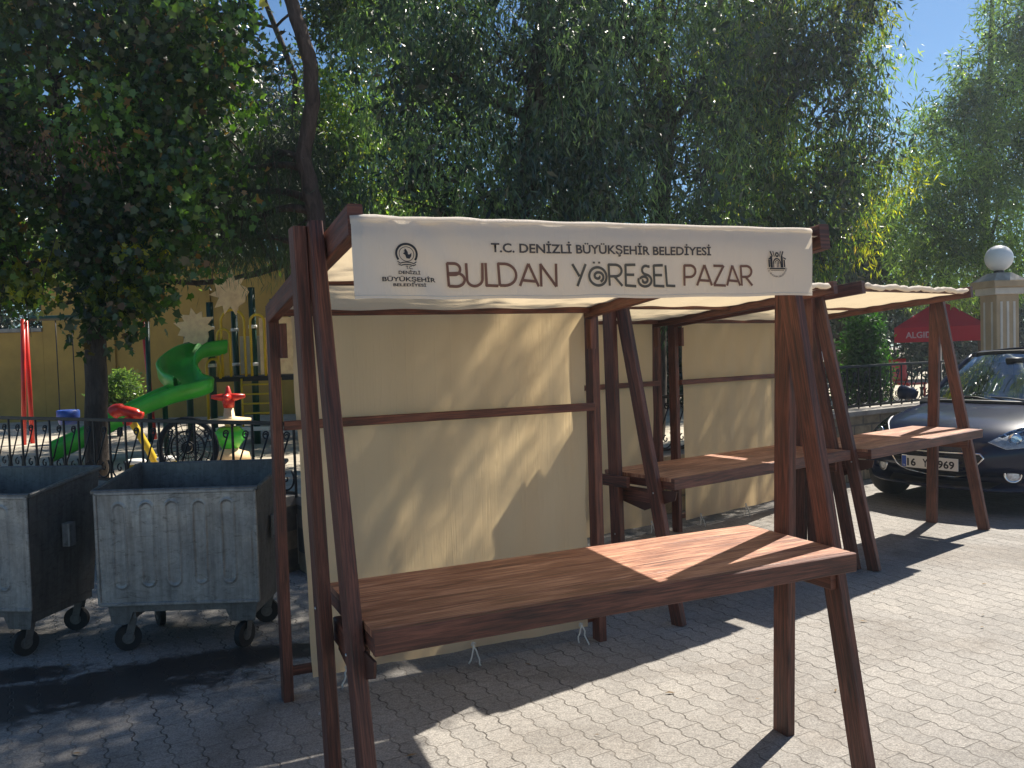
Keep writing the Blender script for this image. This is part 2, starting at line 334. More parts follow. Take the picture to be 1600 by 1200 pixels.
# ------------------------------------------------------------------ mesh helpers
class MB:
    """collects geometry (with a length/width uv) and links it as one mesh object"""
    def __init__(s): s.bm = bmesh.new(); s.uv = s.bm.loops.layers.uv.new('UVMap')
    def face(s, vs, uvs=None, smooth=False):
        try: f = s.bm.faces.new(vs)
        except ValueError: return None
        f.smooth = smooth
        if uvs:
            for lp, u in zip(f.loops, uvs): lp[s.uv].uv = u
        return f
    def beam(s, p0, p1, w, t, wdir, bevel=0.004, seed=None):
        p0, p1 = Vector(p0), Vector(p1); d = (p1 - p0); L = d.length; d.normalize()
        wd = Vector(wdir); wd = (wd - d * wd.dot(d)).normalized(); td = d.cross(wd)
        r = random.random() * 20 if seed is None else seed
        b = min(bevel, w * .3, t * .3)
        prof = [(-w/2, -t/2 + b), (-w/2 + b, -t/2), (w/2 - b, -t/2), (w/2, -t/2 + b), (w/2, t/2 - b), (w/2 - b, t/2), (-w/2 + b, t/2), (-w/2, t/2 - b)]
        rings = []
        for p, sc in ((p0, 1), (p1, 1)):
            rings.append([s.bm.verts.new(p + wd * a + td * c) for a, c in prof])
        acc = [0]
        for i in range(8):
            a, c = prof[i], prof[(i + 1) % 8]; acc.append(acc[-1] + math.hypot(a[0] - c[0], a[1] - c[1]))
        for i in range(8):
            j = (i + 1) % 8
            s.face([rings[0][i], rings[0][j], rings[1][j], rings[1][i]], [(r, r + acc[i]), (r, r + acc[i+1]), (r + L, r + acc[i+1]), (r + L, r + acc[i])])
        s.face(list(reversed(rings[0])), [(r + .1 * c, r + a) for a, c in reversed(prof)])
        s.face(rings[1], [(r + .1 * c, r + a) for a, c in prof])
        return s
    def box(s, lo, hi, bevel=0.003):
        lo, hi = Vector(lo), Vector(hi); c = (lo + hi) / 2; d = hi - lo
        ax = max(range(3), key=lambda i: d[i])
        e = [Vector((1,0,0)), Vector((0,1,0)), Vector((0,0,1))]
        a, b_ = [i for i in range(3) if i != ax]
        return s.beam(c - e[ax]*d[ax]/2, c + e[ax]*d[ax]/2, d[a], d[b_], e[a], bevel)
    def tube(s, pts, r, sides=8, closed=False, smooth=True, caps=True):
        pts = [Vector(p) for p in pts]; N = len(pts)
        rr = r if isinstance(r, (list, tuple)) else [r] * N
        up = Vector((0.13, 0.21, 0.97)); rings = []
        prev = None
        for i, p in enumerate(pts):
            if closed: d = pts[(i + 1) % N] - pts[i - 1]
            else: d = pts[min(i + 1, N - 1)] - pts[max(i - 1, 0)]
            if d.length < 1e-9: d = Vector((0, 0, 1))
            d.normalize()
            if prev is None:
                a = d.cross(up); a = a if a.length > 1e-3 else d.cross(Vector((1, 0, 0)))
            else: a = prev - d * prev.dot(d)
            a.normalize(); prev = a; b = d.cross(a)
            rings.append([s.bm.verts.new(p + (a * math.cos(k * 2 * math.pi / sides) + b * math.sin(k * 2 * math.pi / sides)) * rr[i]) for k in range(sides)])
        for i in range(N if closed else N - 1):
            A, B = rings[i], rings[(i + 1) % N]
            for k in range(sides): s.face([A[k], A[(k+1) % sides], B[(k+1) % sides], B[k]], smooth=smooth)
        if caps and not closed: s.face(list(reversed(rings[0]))); s.face(rings[-1])
        return s
    def lathe(s, prof, c=(0, 0, 0), seg=20, smooth=True, axis=None):
        c = Vector(c); rot = Matrix.Identity(3) if axis is None else Vector((0, 0, 1)).rotation_difference(Vector(axis)).to_matrix()
        rings = []
        for r, z in prof:
            rings.append([s.bm.verts.new(c + rot @ Vector((r * math.cos(k * 2 * math.pi / seg), r * math.sin(k * 2 * math.pi / seg), z))) for k in range(seg)])
        for A, B in zip(rings, rings[1:]):
            for k in range(seg): s.face([A[k], A[(k+1) % seg], B[(k+1) % seg], B[k]], smooth=smooth)
        s.face(list(reversed(rings[0]))); s.face(rings[-1])
        return s
    def prism(s, poly, f0, f1):
        """poly: list of 2d points; f0/f1 map a 2d point to the two 3d layers"""
        A = [s.bm.verts.new(f0(*p)) for p in poly]; B = [s.bm.verts.new(f1(*p)) for p in poly]; N = len(poly)
        s.face(list(reversed(A))); s.face(B)
        for i in range(N): s.face([A[i], A[(i+1) % N], B[(i+1) % N], B[i]])
        return s
    def grid(s, fn, nu, nv, smooth=True, thick=None):
        V = [[s.bm.verts.new(fn(i / nu, j / nv)) for j in range(nv + 1)] for i in range(nu + 1)]
        for i in range(nu):
            for j in range(nv): s.face([V[i][j], V[i+1][j], V[i+1][j+1], V[i][j+1]], [(i/nu*2, j/nv), ((i+1)/nu*2, j/nv), ((i+1)/nu*2, (j+1)/nv), (i/nu*2, (j+1)/nv)], smooth)
        return s
    def build(s, name, mat, parent=None, fix=True, subsurf=0, loc=None, solid=0):
        if fix: bmesh.ops.recalc_face_normals(s.bm, faces=s.bm.faces)
        me = bpy.data.meshes.new(name); s.bm.to_mesh(me); s.bm.free()
        o = bpy.data.objects.new(name, me); C.objects.link(o)
        me.materials.append(M[mat] if isinstance(mat, str) else mat)
        if parent is not None: o.parent = parent
        if loc is not None: o.location = loc
        if solid:
            md = o.modifiers.new('solid', 'SOLIDIFY'); md.thickness = solid; md.offset = 0
        if subsurf:
            md = o.modifiers.new('sub', 'SUBSURF'); md.levels = subsurf; md.render_levels = subsurf
        return o

def tag(o, label=None, cat=None, group=None, kind=None):
    if label: o['label'] = label
    if cat: o['category'] = cat
    if group: o['group'] = group
    if kind: o['kind'] = kind
    return o
def empty(name, loc=(0, 0, 0), rz=0.0, label=None, cat=None, group=None):
    o = bpy.data.objects.new(name, None); C.objects.link(o); o.location = loc; o.rotation_euler = (0, 0, rz)
    o.empty_display_size = 0.2
    return tag(o, label, cat, group)
def copy_thing(root, loc, rz, label):
    r = root.copy(); C.objects.link(r); r.location = loc; r.rotation_euler = (0, 0, rz); r['label'] = label
    for ch in list(root.children):
        c = ch.copy(); C.objects.link(c); c.parent = r
        for g in ch.children:
            d = g.copy(); C.objects.link(d); d.parent = c
    return r

# ------------------------------------------------------------------ ground and wall line
WX, WY, WM = -1.7, 6.65, 0.643            # park wall runs along y = WY + WM*(x-WX) to the right of this corner
def wall_y(x): return WY + WM * (x - WX) if x > WX else WY - 0.565 * (x - WX)
PARK_Z = 0.45
mb = MB()
def g_fn(a, b): return Vector((-60 + 160 * a, -40 + 240 * b, 0))
mb.grid(g_fn, 8, 8, smooth=False)
tag(mb.build('street_paving', 'paving', fix=False), 'grey wavy interlocking block paving of the street', None, None, 'structure')
mb = MB()
poly = [(-60, wall_y(-60)), (WX, WY), (60, wall_y(60)), (60, 150), (-60, 150)]
mb.prism(poly, lambda x, y: Vector((x, y + .1, 0.05)), lambda x, y: Vector((x, y + .1, PARK_Z)))
tag(mb.build('park_ground', 'park'), 'pale dusty ground of the playground behind the wall', None, None, 'structure')

def add_wall(name, x0, x1, h, label):
    p0 = Vector((x0, wall_y(x0), 0)); p1 = Vector((x1, wall_y(x1), 0)); d = (p1 - p0); L = d.length; ang = math.atan2(d.y, d.x)
    r = empty(name, p0, ang, label, 'wall')
    MB().box((0, -.12, -.05), (L, .12, h - .07), .004).build('wall_body', 'stone', r)
    m = MB(); n = int(L / 0.9) + 1
    for i in range(n):
        a, b = L * i / n, L * (i + 1) / n
        m.box((a + .002, -.165, h - .068 + random.uniform(-.003, .003)), (b - .002, .165, h + random.uniform(0, .004)), .01)
    m.build('coping', 'coping', r)
    return r
random.seed(4)
add_wall('stone_wall', -20, WX - .1, 0.60, 'low stone wall under the scrolled fence behind the metal bins')
add_wall('stone_wall', WX + .02, 2.85, 0.60, 'low stone wall running behind the canvas backs of the stalls')
add_wall('stone_wall', 2.9, 6.75, 0.86, 'taller stone wall with pale coping left of the parked car')

lm = MB(); rl = random.Random(12)
for k in range(150):
    x, y = rl.uniform(-4, 4.5), rl.uniform(3.0, 10.5)
    if y > wall_y(x) - .3: continue
    if rl.random() < .45: x, y = rl.uniform(-4, 3), wall_y(x) - rl.uniform(.2, 1.6)
    a, q = rl.uniform(0, 6.28), rl.uniform(.010, .028); c_, s_ = math.cos(a) * q, math.sin(a) * q
    lm.face([lm.bm.verts.new((x + u * c_ - w * s_, y + u * s_ + w * c_, .006 + h)) for u, w, h in ((-1, 0, 0), (0, -.35, .004), (1, 0, .008 * rl.random()), (0, .35, .004))])
M['litter'] = simple('dry_leaf_litter', (0.20, 0.13, 0.06), 0.9, bmp=0)
tag(lm.build('leaf_litter', 'litter'), 'small dry leaves scattered over the paving', None, None, 'stuff')

# ------------------------------------------------------------------ scroll fences
def spiral(cx, cz, r0, r1, a0, a1, n=18):
    return [(cx + (r0 + (r1 - r0) * i / n) * math.cos(a0 + (a1 - a0) * i / n), cz + (r0 + (r1 - r0) * i / n) * math.sin(a0 + (a1 - a0) * i / n)) for i in range(n + 1)]
def add_fence(x0, x1, z0, z1, label, pitch=0.225):
    p0 = Vector((x0, wall_y(x0), z0)); p1 = Vector((x1, wall_y(x1), z0)); d = p1 - p0; L = d.length; H = z1 - z0
    r = empty('iron_fence', p0, math.atan2(d.y, d.x), label, 'fence', 'scrolled iron fence panels on the park wall')
    MB().box((0, -.018, H - .03), (L, .018, H), .002).build('top_rail', 'iron', r)
    MB().box((0, -.012, .02), (L, .012, .045), .002).build('bottom_rail', 'iron', r)
    n = int(round(L / pitch)); pt = L / n
    for i in range(n + 1):
        MB().box((i * pt - .008, -.008, 0.0), (i * pt + .008, .008, H - .031), .001).build('bar', 'iron', r)
    f = min(pt, 0.225)
    m = MB(); W = pt
    big = spiral(W * .5, .045 + W * .40, W * .11, W * .39, rad(90 + 360), rad(-80), 30)
    S = [(W*.5 + W*.39*math.cos(rad(-80)), .045 + W*.4 + W*.39*math.sin(rad(-80)))]
    pts = spiral(W * .36, .045 + W * .30, W * .07, W * .12, rad(300), rad(-60), 16)
    m.tube([(x, 0, z) for x, z in spiral(W * .55, .05 + W * .42, W * .06, W * .17, rad(400), rad(90), 16)], .007, 5)
    m.tube([(x, 0, z) for x, z in spiral(W * .5, .05 + W * .42, W * .42, W * .42, rad(135), rad(400), 22)] , .008, 5)
    m.tube([(W*.5 + W*.4*math.cos(rad(135)), 0, .05 + W*.42 + W*.4*math.sin(rad(135))), (W*.45, 0, H*.55), (W * .80, 0, H - .10)], .0075, 5)
    m.tube([(x, 0, z) for x, z in spiral(W * .66, H - .115, W * .16, W * .05, rad(30), rad(520), 22)], .007, 5)
    first = m.build('scroll', 'iron', r)
    for i in range(1, n):
        c = first.copy(); C.objects.link(c); c.parent = r; c.location = (i * pt, 0, 0)
    return r
add_fence(-9.6, WX - .02, 0.605, 1.20, 'black scrolled iron fence on the wall behind the metal bins')
add_fence(WX + .1, 2.8, 0.605, 1.20, 'black scrolled iron fence hidden mostly behind the stall backs')
add_fence(2.95, 6.7, 0.865, 1.40, 'black scrolled iron fence between the stalls and the parked car')

# ------------------------------------------------------------------ stalls
def LV(u, v, z): return Vector((u, -v, z))
Lc, Dc, ZT, TH = 1.886, 0.625, 0.894, 0.071
STALLS = [(-0.5598, 2.7259, 0.4214), (0.775, 5.40, 0.6332), (2.429, 6.496, 0.6719)]
RAF = lambda v: 2.045 + 0.095 * (v - 0.25)       # rafter underside

def hanging(mb_, fn, nu, nv): return mb_.grid(fn, nu, nv)

def build_stall(idx, label, banner):
    random.seed(31 + idx)
    ox, oy, a = STALLS[idx]
    r = empty('market_stall', (ox, oy, 0), a, label, 'stall', 'wooden market stalls with canvas backs')
    j = lambda s=.006: random.uniform(-s, s)
    legs = [((-.020, -.150, 0), (-.082, -.130, 2.125)), ((.000, .330, 0), (-.036, -.095, 2.13)),
            ((1.940, -.165, 0), (1.955, -.115, 2.12)), ((1.930, .297, 0), (1.911, -.085, 2.125))]
    for b, t in legs:
        b = (b[0] + j() * bool(idx), b[1] + j() * bool(idx), b[2]); MB().beam(LV(*b), LV(*t), .092, .044, (0, 1, 0)).build('leg', 'wood', r)
    for u0 in (.047, 1.838):
        MB().beam(LV(u0, -1.588, 0), LV(u0 + j(), -1.588, 1.96), .085, .05, (0, 1, 0)).build('rear_post', 'wood', r)
    for u0 in (.012, 1.795):
        MB().beam(LV(u0, .27, RAF(.27) + .047), LV(u0 + (.03 if u0 < 1 else -.0), -1.56, RAF(-1.56) + .047), .094, .046, (0, 0, 1)).build('rafter', 'wood', r)
    # short packing blocks screwed on the posts under the rafters
    for u0 in (.085, 1.80):
        MB().beam(LV(u0, -1.53, 1.70), LV(u0, -1.53, 1.868), .05, .034, (0, 1, 0)).build('bracket', 'wood', r)
    zr = lambda v: RAF(v)
    MB().beam(LV(.045, .225, 2.085), LV(1.765, .225, 2.095), .04, .038, (0, 0, 1)).build('front_rail', 'wood', r)
    MB().beam(LV(.06, -.70, 2.00), LV(1.77, -.70, 2.00), .03, .045, (0, 0, 1)).build('roof_rail', 'wood', r)
    MB().beam(LV(.075, -1.50, 1.925), LV(1.81, -1.50, 1.925), .045, .03, (0, 0, 1)).build('top_rail', 'wood', r)
    MB().beam(LV(.075, -1.535, 1.37), LV(1.81, -1.535, 1.37), .045, .03, (0, 0, 1)).build('mid_rail', 'wood', r)
    MB().beam(LV(.075, -1.625, .125), LV(1.81, -1.625, .125), .045, .03, (0, 0, 1)).build('bottom_rail', 'wood', r)
    # counter: boards on an apron
    top = MB(); nb = 5; w = (Dc - .03) / nb
    for k in range(nb):
        v0 = -Dc/2 + k * w
        top.beam(LV(.012, v0 + w/2, ZT - .011 + random.uniform(-.0006, .0006)), LV(Lc, v0 + w/2, ZT - .011), w - .0012, .022, (0, 1, 0), .0018, seed=k * 3.1 + idx)
    top.build('countertop', 'wood_top', r)
    ap = MB()
    ap.beam(LV(.012, Dc/2 - .014, ZT - TH/2), LV(Lc, Dc/2 - .014, ZT - TH/2), TH, .027, (0, 0, 1), .003)
    ap.beam(LV(.012, -Dc/2 + .014, ZT - .023 - .025), LV(Lc, -Dc/2 + .014, ZT - .048), .048, .027, (0, 0, 1), .003)
    ap.beam(LV(.026, -Dc/2 + .03, ZT - .048), LV(.026, Dc/2 - .03, ZT - .048), .048, .026, (0, 0, 1), .003)
    ap.beam(LV(Lc - .014, -Dc/2 + .03, ZT - .048), LV(Lc - .014, Dc/2 - .03, ZT - .048), .048, .026, (0, 0, 1), .003)
    ap.build('apron', 'wood', r)
    # crosspieces of the A frames under the counter
    for u0 in (-.062, 1.965):
        MB().beam(LV(u0 + .075 * (1 if u0 < 1 else -1) , -.19, .765), LV(u0 + .075 * (1 if u0 < 1 else -1), .19, .765), .085, .03, (0, 0, 1)).build('crosspiece', 'wood', r)
    if idx == 1: MB().beam(LV(-.088, -.34, ZT - .045), LV(-.075, .0, ZT - .045), .07, .03, (0, 0, 1)).build('crosspiece', 'wood', r)
    # gusset block at the front left corner
    MB().prism([(-.14, .71), (.06, .67), (.322, .765), (.335, .818), (-.14, .80)], lambda v, z: LV(.002, v, z), lambda v, z: LV(.010, v, z)).build('gusset', 'wood', r)
    for (u0, v0, z0) in ((-.043, .185, .80), (-.068, -.14, .86), (-.068, -.14, .50)):
        MB().lathe([(.006, 0), (.006, .003), (.003, .005)], LV(u0, v0, z0), 8, axis=(-1, 0, 0)).build('screw', 'tyre_steel', r)
    # back canvas
    ph = random.uniform(0, 6)
    def back(a_, b_):
        u = .13 + 1.64 * a_; z = .085 + 1.87 * (1 - b_)
        s_ = (1 - abs(2 * b_ - .53)) * .012
        sway = .010 * math.sin(a_ * 17 + ph + 1.5 * b_) * (0.3 + b_) + .006 * math.sin(a_ * 41 + ph * 2 + 3 * b_) + .004 * math.sin(b_ * 23 + a_ * 9)
        uu = u + (.045 * b_ * (1 - a_) if True else 0) + .004 * math.sin(b_ * 19) * (1 if a_ in (0, 1) else 0)
        return LV(uu, -1.558 - .034 * b_ + sway * .7, z)
    cv = MB().grid(back, 70, 60).build('back_canvas', 'canvas', r, fix=False)
    for t_ in (.13, .55, .955):
        u0 = .13 + 1.64 * t_; m = MB()
        for sgn in (-1, 1):
            P_ = [LV(u0, -1.56, .13)]; 
            for k in range(1, 7): P_.append(LV(u0 + sgn * .006 * k + random.uniform(-.006, .008), -1.552 + .004 * k, .13 - .023 * k * (1 if sgn > 0 else .75)))
            P_[-1].z = max(P_[-1].z, .004)
            m.tube(P_, .0046, 5)
        m.tube([LV(u0 + .012 * math.cos(t), -1.551, .12 + .01 * math.sin(t)) for t in [k * .8 for k in range(8)]], .003, 5)
        m.build('tie_cord', 'tie', cv)
    # roof canvas over the rafters
    def roof(a_, b_):
        u = .036 + 1.735 * a_; v = .262 - 1.80 * b_
        z = RAF(v) + .040 + .012 * a_ * (1 - b_) + .016 * b_ - .012 * math.sin(math.pi * a_) * (.4 + .6 * math.sin(b_ * 6.28) ** 2) + .004 * math.sin(u * 13 + v * 5) + .003 * math.sin(v * 30 + ph)
        return LV(u, v, z)
    MB().grid(roof, 50, 44).build('roof_canvas', 'roof_canvas', r, fix=False)
    # hem rolled over the front rail
    hem_n = 46
    if banner:
        path = [LV(-.004 + 1.73 * k / hem_n, .264 + .002 * math.sin(k), 2.0935 + .016 * k / hem_n + .0015 * math.sin(k * .9)) for k in range(hem_n + 1)]
        rr = [.0135 + (.003 * abs(math.sin(k * 2.3)) if k < 14 else .0006 * math.sin(k)) for k in range(hem_n + 1)]
        MB().tube(path, rr, 10).build('hem', 'banner', r)
    else:
        path = [LV(.03 + 1.70 * k / hem_n, .268 + .003 * math.sin(k * .7), 2.098 + .006 * math.sin(k * .55 + ph) + .003 * math.sin(k * 1.7)) for k in range(hem_n + 1)]
        rr = [.016 + .007 * abs(math.sin(k * .6 + ph)) + .002 * math.sin(k * 2.1) for k in range(hem_n + 1)]; rr[-1] = .006; rr[0] = .008
        MB().tube(path, rr, 10).build('hem', 'banner', r)
    return r

s1 = build_stall(0, 'nearest wooden stall, with the cream lettered banner along its front', True)
s2 = build_stall(1, 'middle wooden stall, standing behind the one with the banner', False)
s3 = build_stall(2, 'farthest wooden stall, its counter in front of the parked car', False)
# loose corner of cloth hanging down from the middle stall's roof
MB().prism([(0, 0), (.10, .0), (.055, -.07)], lambda x, z: LV(.20 + x, .288, 2.09 + z), lambda x, z: LV(.20 + x, .291 + z * .1, 2.09 + z)).build('loose_corner', 'banner', s2)

# ------------------------------------------------------------------ banner
BZ0, BZ1, BU0, BU1 = 1.864, 2.094, -.004, 1.724
def bpos(u, z, off=0.0):
    t = (u - BU0) / (BU1 - BU0); s_ = (BZ1 - z) / (BZ1 - BZ0)
    zz = z + .010 * t + .0016 * math.sin(u * 17) * s_ - 0.004 * math.sin(math.pi * t) * s_
    v = .278 + .006 * s_ + (.007 * math.sin(u * 9 + 1.0) + .004 * math.sin(u * 23 + z * 18)) * s_ + .004 * math.exp(-((u - .22) / .12) ** 2) * math.sin(40 * (u + z)) + off
    return LV(u, v, zz)
bm_ = MB().grid(lambda a_, b_: bpos(BU0 + (BU1 - BU0) * a_, BZ1 + (BZ0 - BZ1) * b_), 150, 24)
ban = bm_.build('banner', 'banner', s1, fix=False)
MB().tube([bpos(BU0 + (BU1 - BU0) * k / 90, BZ0 + .009, .0005) for k in range(91)], .0011, 5).build('hem_seam', 'tie', ban)

def text_mesh(txt, size, bold=0.0, align='CENTER', spacing=1.0):
    cu = bpy.data.curves.new('t', 'FONT'); cu.body = txt; cu.size = size; cu.align_x = align; cu.offset = bold; cu.resolution_u = 3
    cu.space_character = spacing
    o = bpy.data.objects.new('t', cu); C.objects.link(o)
    dg = bpy.context.evaluated_depsgraph_get(); me = bpy.data.meshes.new_from_object(o.evaluated_get(dg))
    bpy.data.objects.remove(o); bpy.data.curves.remove(cu); return me
def text_obj(name, txt, size, mat, parent, fmap, bold=0.0, width=None, height=None, spacing=1.0, align='CENTER'):
    me = text_mesh(txt, size, bold, align, spacing)
    xs = [v.co.x for v in me.vertices]; ys = [v.co.y for v in me.vertices]
    kx = ky = 1.0
    if width: kx = width / (max(xs) - min(xs)); ky = kx
    if height: ky = height / (max(ys) - min(ys))
    cx = (max(xs) + min(xs)) / 2 if width else 0.0
    for v in me.vertices: v.co = fmap((v.co.x - cx) * kx, v.co.y * ky)
    me.materials.clear(); me.materials.append(M[mat]); me.name = name
    o = bpy.data.objects.new(name, me); C.objects.link(o); o.parent = parent
    return o
text_obj('lettering', 'T.C. DENİZLİ BÜYÜKŞEHİR BELEDİYESİ', .05, 'ink_dark', ban, lambda x, y: bpos(.845 + x, 2.006 + y, .004), bold=.0012, width=.83, height=.046)
text_obj('lettering', 'T.C.', .02, 'ink_black', ban, lambda x, y: bpos(.163 + x, 1.951 + y, .004), bold=.0006, width=.022)
text_obj('lettering', 'DENİZLİ', .02, 'ink_black', ban, lambda x, y: bpos(.163 + x, 1.936 + y, .004), bold=.0006, width=.068, height=.0125)
text_obj('lettering', 'BÜYÜKŞEHİR', .03, 'ink_black', ban, lambda x, y: bpos(.163 + x, 1.9145 + y, .004), bold=.0007, width=.165, height=.021)
text_obj('lettering', 'BELEDİYESİ', .02, 'ink_black', ban, lambda x, y: bpos(.163 + x, 1.900 + y, .004), bold=.0006, width=.10, height=.0115)

def ribbon(m, pts, w, fmap):
    pts = [Vector((p[0], p[1])) for p in pts]; n = len(pts); A = []; B = []
    closed = (pts[0] - pts[-1]).length < 1e-6
    for i, p in enumerate(pts):
        if closed: d = pts[(i + 1) % (n - 1)] - pts[(i - 1) % (n - 1)]
        else: d = pts[min(i + 1, n - 1)] - pts[max(i - 1, 0)]
        d.normalize(); nn = Vector((-d.y, d.x)) * w / 2
        A.append(m.bm.verts.new(fmap(*(p + nn)))); B.append(m.bm.verts.new(fmap(*(p - nn))))
    for i in range(n - 1): m.face([A[i], A[i+1], B[i+1], B[i]])
def arc(cx, cy, rx, ry, a0, a1, n=14): return [(cx + rx * math.cos(rad(a0 + (a1 - a0) * i / n)), cy + ry * math.sin(rad(a0 + (a1 - a0) * i / n))) for i in range(n + 1)]
def swirl(cx, cy, r0, r1, a0, a1, n=26): return [(cx + (r0 + (r1 - r0) * i / n) * math.cos(rad(a0 + (a1 - a0) * i / n)), cy + (r0 + (r1 - r0) * i / n) * math.sin(rad(a0 + (a1 - a0) * i / n))) for i in range(n + 1)]
GL = {   # strokes in a cell of height 1
 'B': (.62, [[(0.06, 0), (.02, 1)], [(0, .98)] + arc(.26, .74, .20, .24, 90, -90) + [(.05, .5)], [(.05, .55)] + arc(.30, .29, .30, .29, 75, -90) + [(.06, 0.02)]]),
 'U': (.60, [[(0, 1)] + [(.02, .34)] + arc(.28, .31, .26, .30, 180, 360) + [(.54, 1)]]),
 'L': (.40, [[(0, 1), (.03, 0)], [(.0, .03), (.42, .0)]]),
 'D': (.68, [[(.04, 0), (0, 1)], [(-.02, .97)] + arc(.20, .49, .42, .48, 85, -88) + [(.04, .02)]]),
 'A': (.70, [[(0, 0), (.34, 1)], [(.34, 1), (.68, 0)], [(.10, .26), (.60, .22)]]),
 'N': (.66, [[(.02, 0), (.02, 1)], [(.0, 1), (.56, 0)], [(.56, 0), (.56, 1.02)]]),
 'Y': (.58, [[(0, 1), (.26, .44)], [(.54, 1), (.16, 0)]]),
 'Ö': (.80, [arc(.40, .43, .37, .42, 0, 360, 28), swirl(.40, .43, .26, .05, -70, 380), [(.26, 1.02), (.26, 1.11)], [(.48, 1.02), (.48, 1.11)]]),
 'R': (.66, [[(.02, 0), (.02, 1)], [(0, .98)] + arc(.30, .71, .26, .27, 85, -90) + [(.03, .44)], [(.24, .44), (.58, 0)]]),
 'E': (.52, [[(.02, 0), (.02, 1)], [(0, .98), (.44, 1.0)], [(.02, .53), (.38, .53)], [(.0, .03), (.46, .0)]]),
 'S': (.62, [[(.50, .93)] + arc(.33, .76, .17, .20, 60, 250) + arc(.28, .28, .28, .28, 60, -200, 20), swirl(.25, .28, .20, .05, 160, -220)]),
 'P': (.58, [[(.02, 0), (.02, 1)], [(0, .98)] + arc(.28, .70, .26, .28, 85, -90) + [(.03, .42)]]),
 'Z': (.60, [[(.02, .97), (.52, .97)], [(.54, .99), (.02, .02)], [(0, .02), (.58, 0)]]),
}
def stroke_word(word, u0, u1, z0, h, mat):
    tot = sum(GL[c][0] for c in word) * 1.08 - .08 * GL[word[-1]][0]
    kx = (u1 - u0) / tot; x = 0
    for c in word:
        m = MB(); k = 0
        for st in GL[c][1]:
            k += 1; ribbon(m, [(u0 + (x + p[0]) * kx, z0 + p[1] * h) for p in st], .0088, lambda a_, b_, k=k: bpos(a_, b_, .0035 + .0004 * k))
        m.build('letter', mat, ban, fix=False); x += GL[c][0] * 1.08
stroke_word('BULDAN', .282, .660, 1.902, .070, 'ink_brown')
stroke_word('YÖRESEL', .708, 1.108, 1.902, .070, 'ink_green')
stroke_word('PAZAR', 1.148, 1.440, 1.902, .070, 'ink_brown')
# left emblem: ring with a rooster and a ribbon scroll
m = MB(); ec = (.157, 1.995)
F = lambda k: (lambda a_, b_: bpos(a_, b_, .0035 + .0004 * k))
ribbon(m, arc(*ec, .032, .030, -35, 215, 30), .0065, F(1)); ribbon(m, arc(*ec, .023, .0215, 0, 360, 28), .002, F(2))
ribbon(m, [(ec[0] - .030, ec[1] - .022)] + arc(ec[0], ec[1] - .030, .022, .006, 160, 20, 8) + [(ec[0] + .030, ec[1] - .022)], .003, F(3))
ribbon(m, [(ec[0] - .028, ec[1] - .030)] + arc(ec[0], ec[1] - .036, .020, .005, 160, 20, 8) + [(ec[0] + .028, ec[1] - .030)], .003, F(4))
for poly in ([(-.012, .001), (-.004, -.004), (.004, -.003), (.003, .006), (-.002, .014), (-.006, .016), (-.007, .010), (-.010, .009), (-.006, .006)][::-1],
             [(-.006, -.001), (-.002, -.013), (.008, -.014), (.014, -.006), (.015, .004), (.009, -.001), (.003, -.001)]):
    m.face([m.bm.verts.new(bpos(ec[0] + x, ec[1] + y, .0055 + .0003 * len(poly))) for x, y in poly])
m.build('emblem', 'ink_black', ban, fix=False)
# right emblem: town gate over curved lettering
m = MB(); ec = (1.547, 1.978)
k = 0
for pts_, w_ in (([(-.028, -.016), (-.028, .030)], .010), ([(.028, -.016), (.028, .030)], .010), ([(-.040, -.014), (-.040, .016)], .007), ([(.040, -.014), (.040, .016)], .007),
                 (arc(0, .0, .019, .020, 0, 180, 14), .005), (arc(0, .0, .011, .012, 0, 180, 12), .003), ([(-.019, -.016), (-.019, 0)], .004), ([(.019, -.016), (.019, 0)], .004),
                 ([(-.042, -.020), (.042, -.020)], .005), ([(-.034, -.027), (.034, -.027)], .0018), ([(-.024, .028), (-.034, .050)], .006), ([(.024, .028), (.034, .050)], .006),
                 ([(-.014, .028), (-.020, .050)], .004), ([(.014, .028), (.020, .050)], .004), (arc(0, .036, .007, .007, 0, 360, 12), .006), ([(-.003, -.016), (-.002, .006)], .003), ([(.005, -.016), (.004, .004)], .003),
                 ([(-.046, .018), (-.032, .024)], .005), ([(.046, .018), (.032, .024)], .005)):
    k += 1; ribbon(m, [(ec[0] + x * .9, ec[1] + y * .9) for x, y in pts_], w_, F(k * .6))
m.build('emblem', 'ink_black', ban, fix=False)
def arc_text(x, y):
    t = rad(-90) + x / .050; R_ = .050 + -y
    return bpos(ec[0] + R_ * math.cos(t), ec[1] - .000 + R_ * math.sin(t), .005)
text_obj('lettering', 'T.C. BULDAN BELEDİYESİ', .011, 'ink_black', ban, lambda x, y: arc_text(x, y - .0), bold=.0002, width=.125, height=.0085)

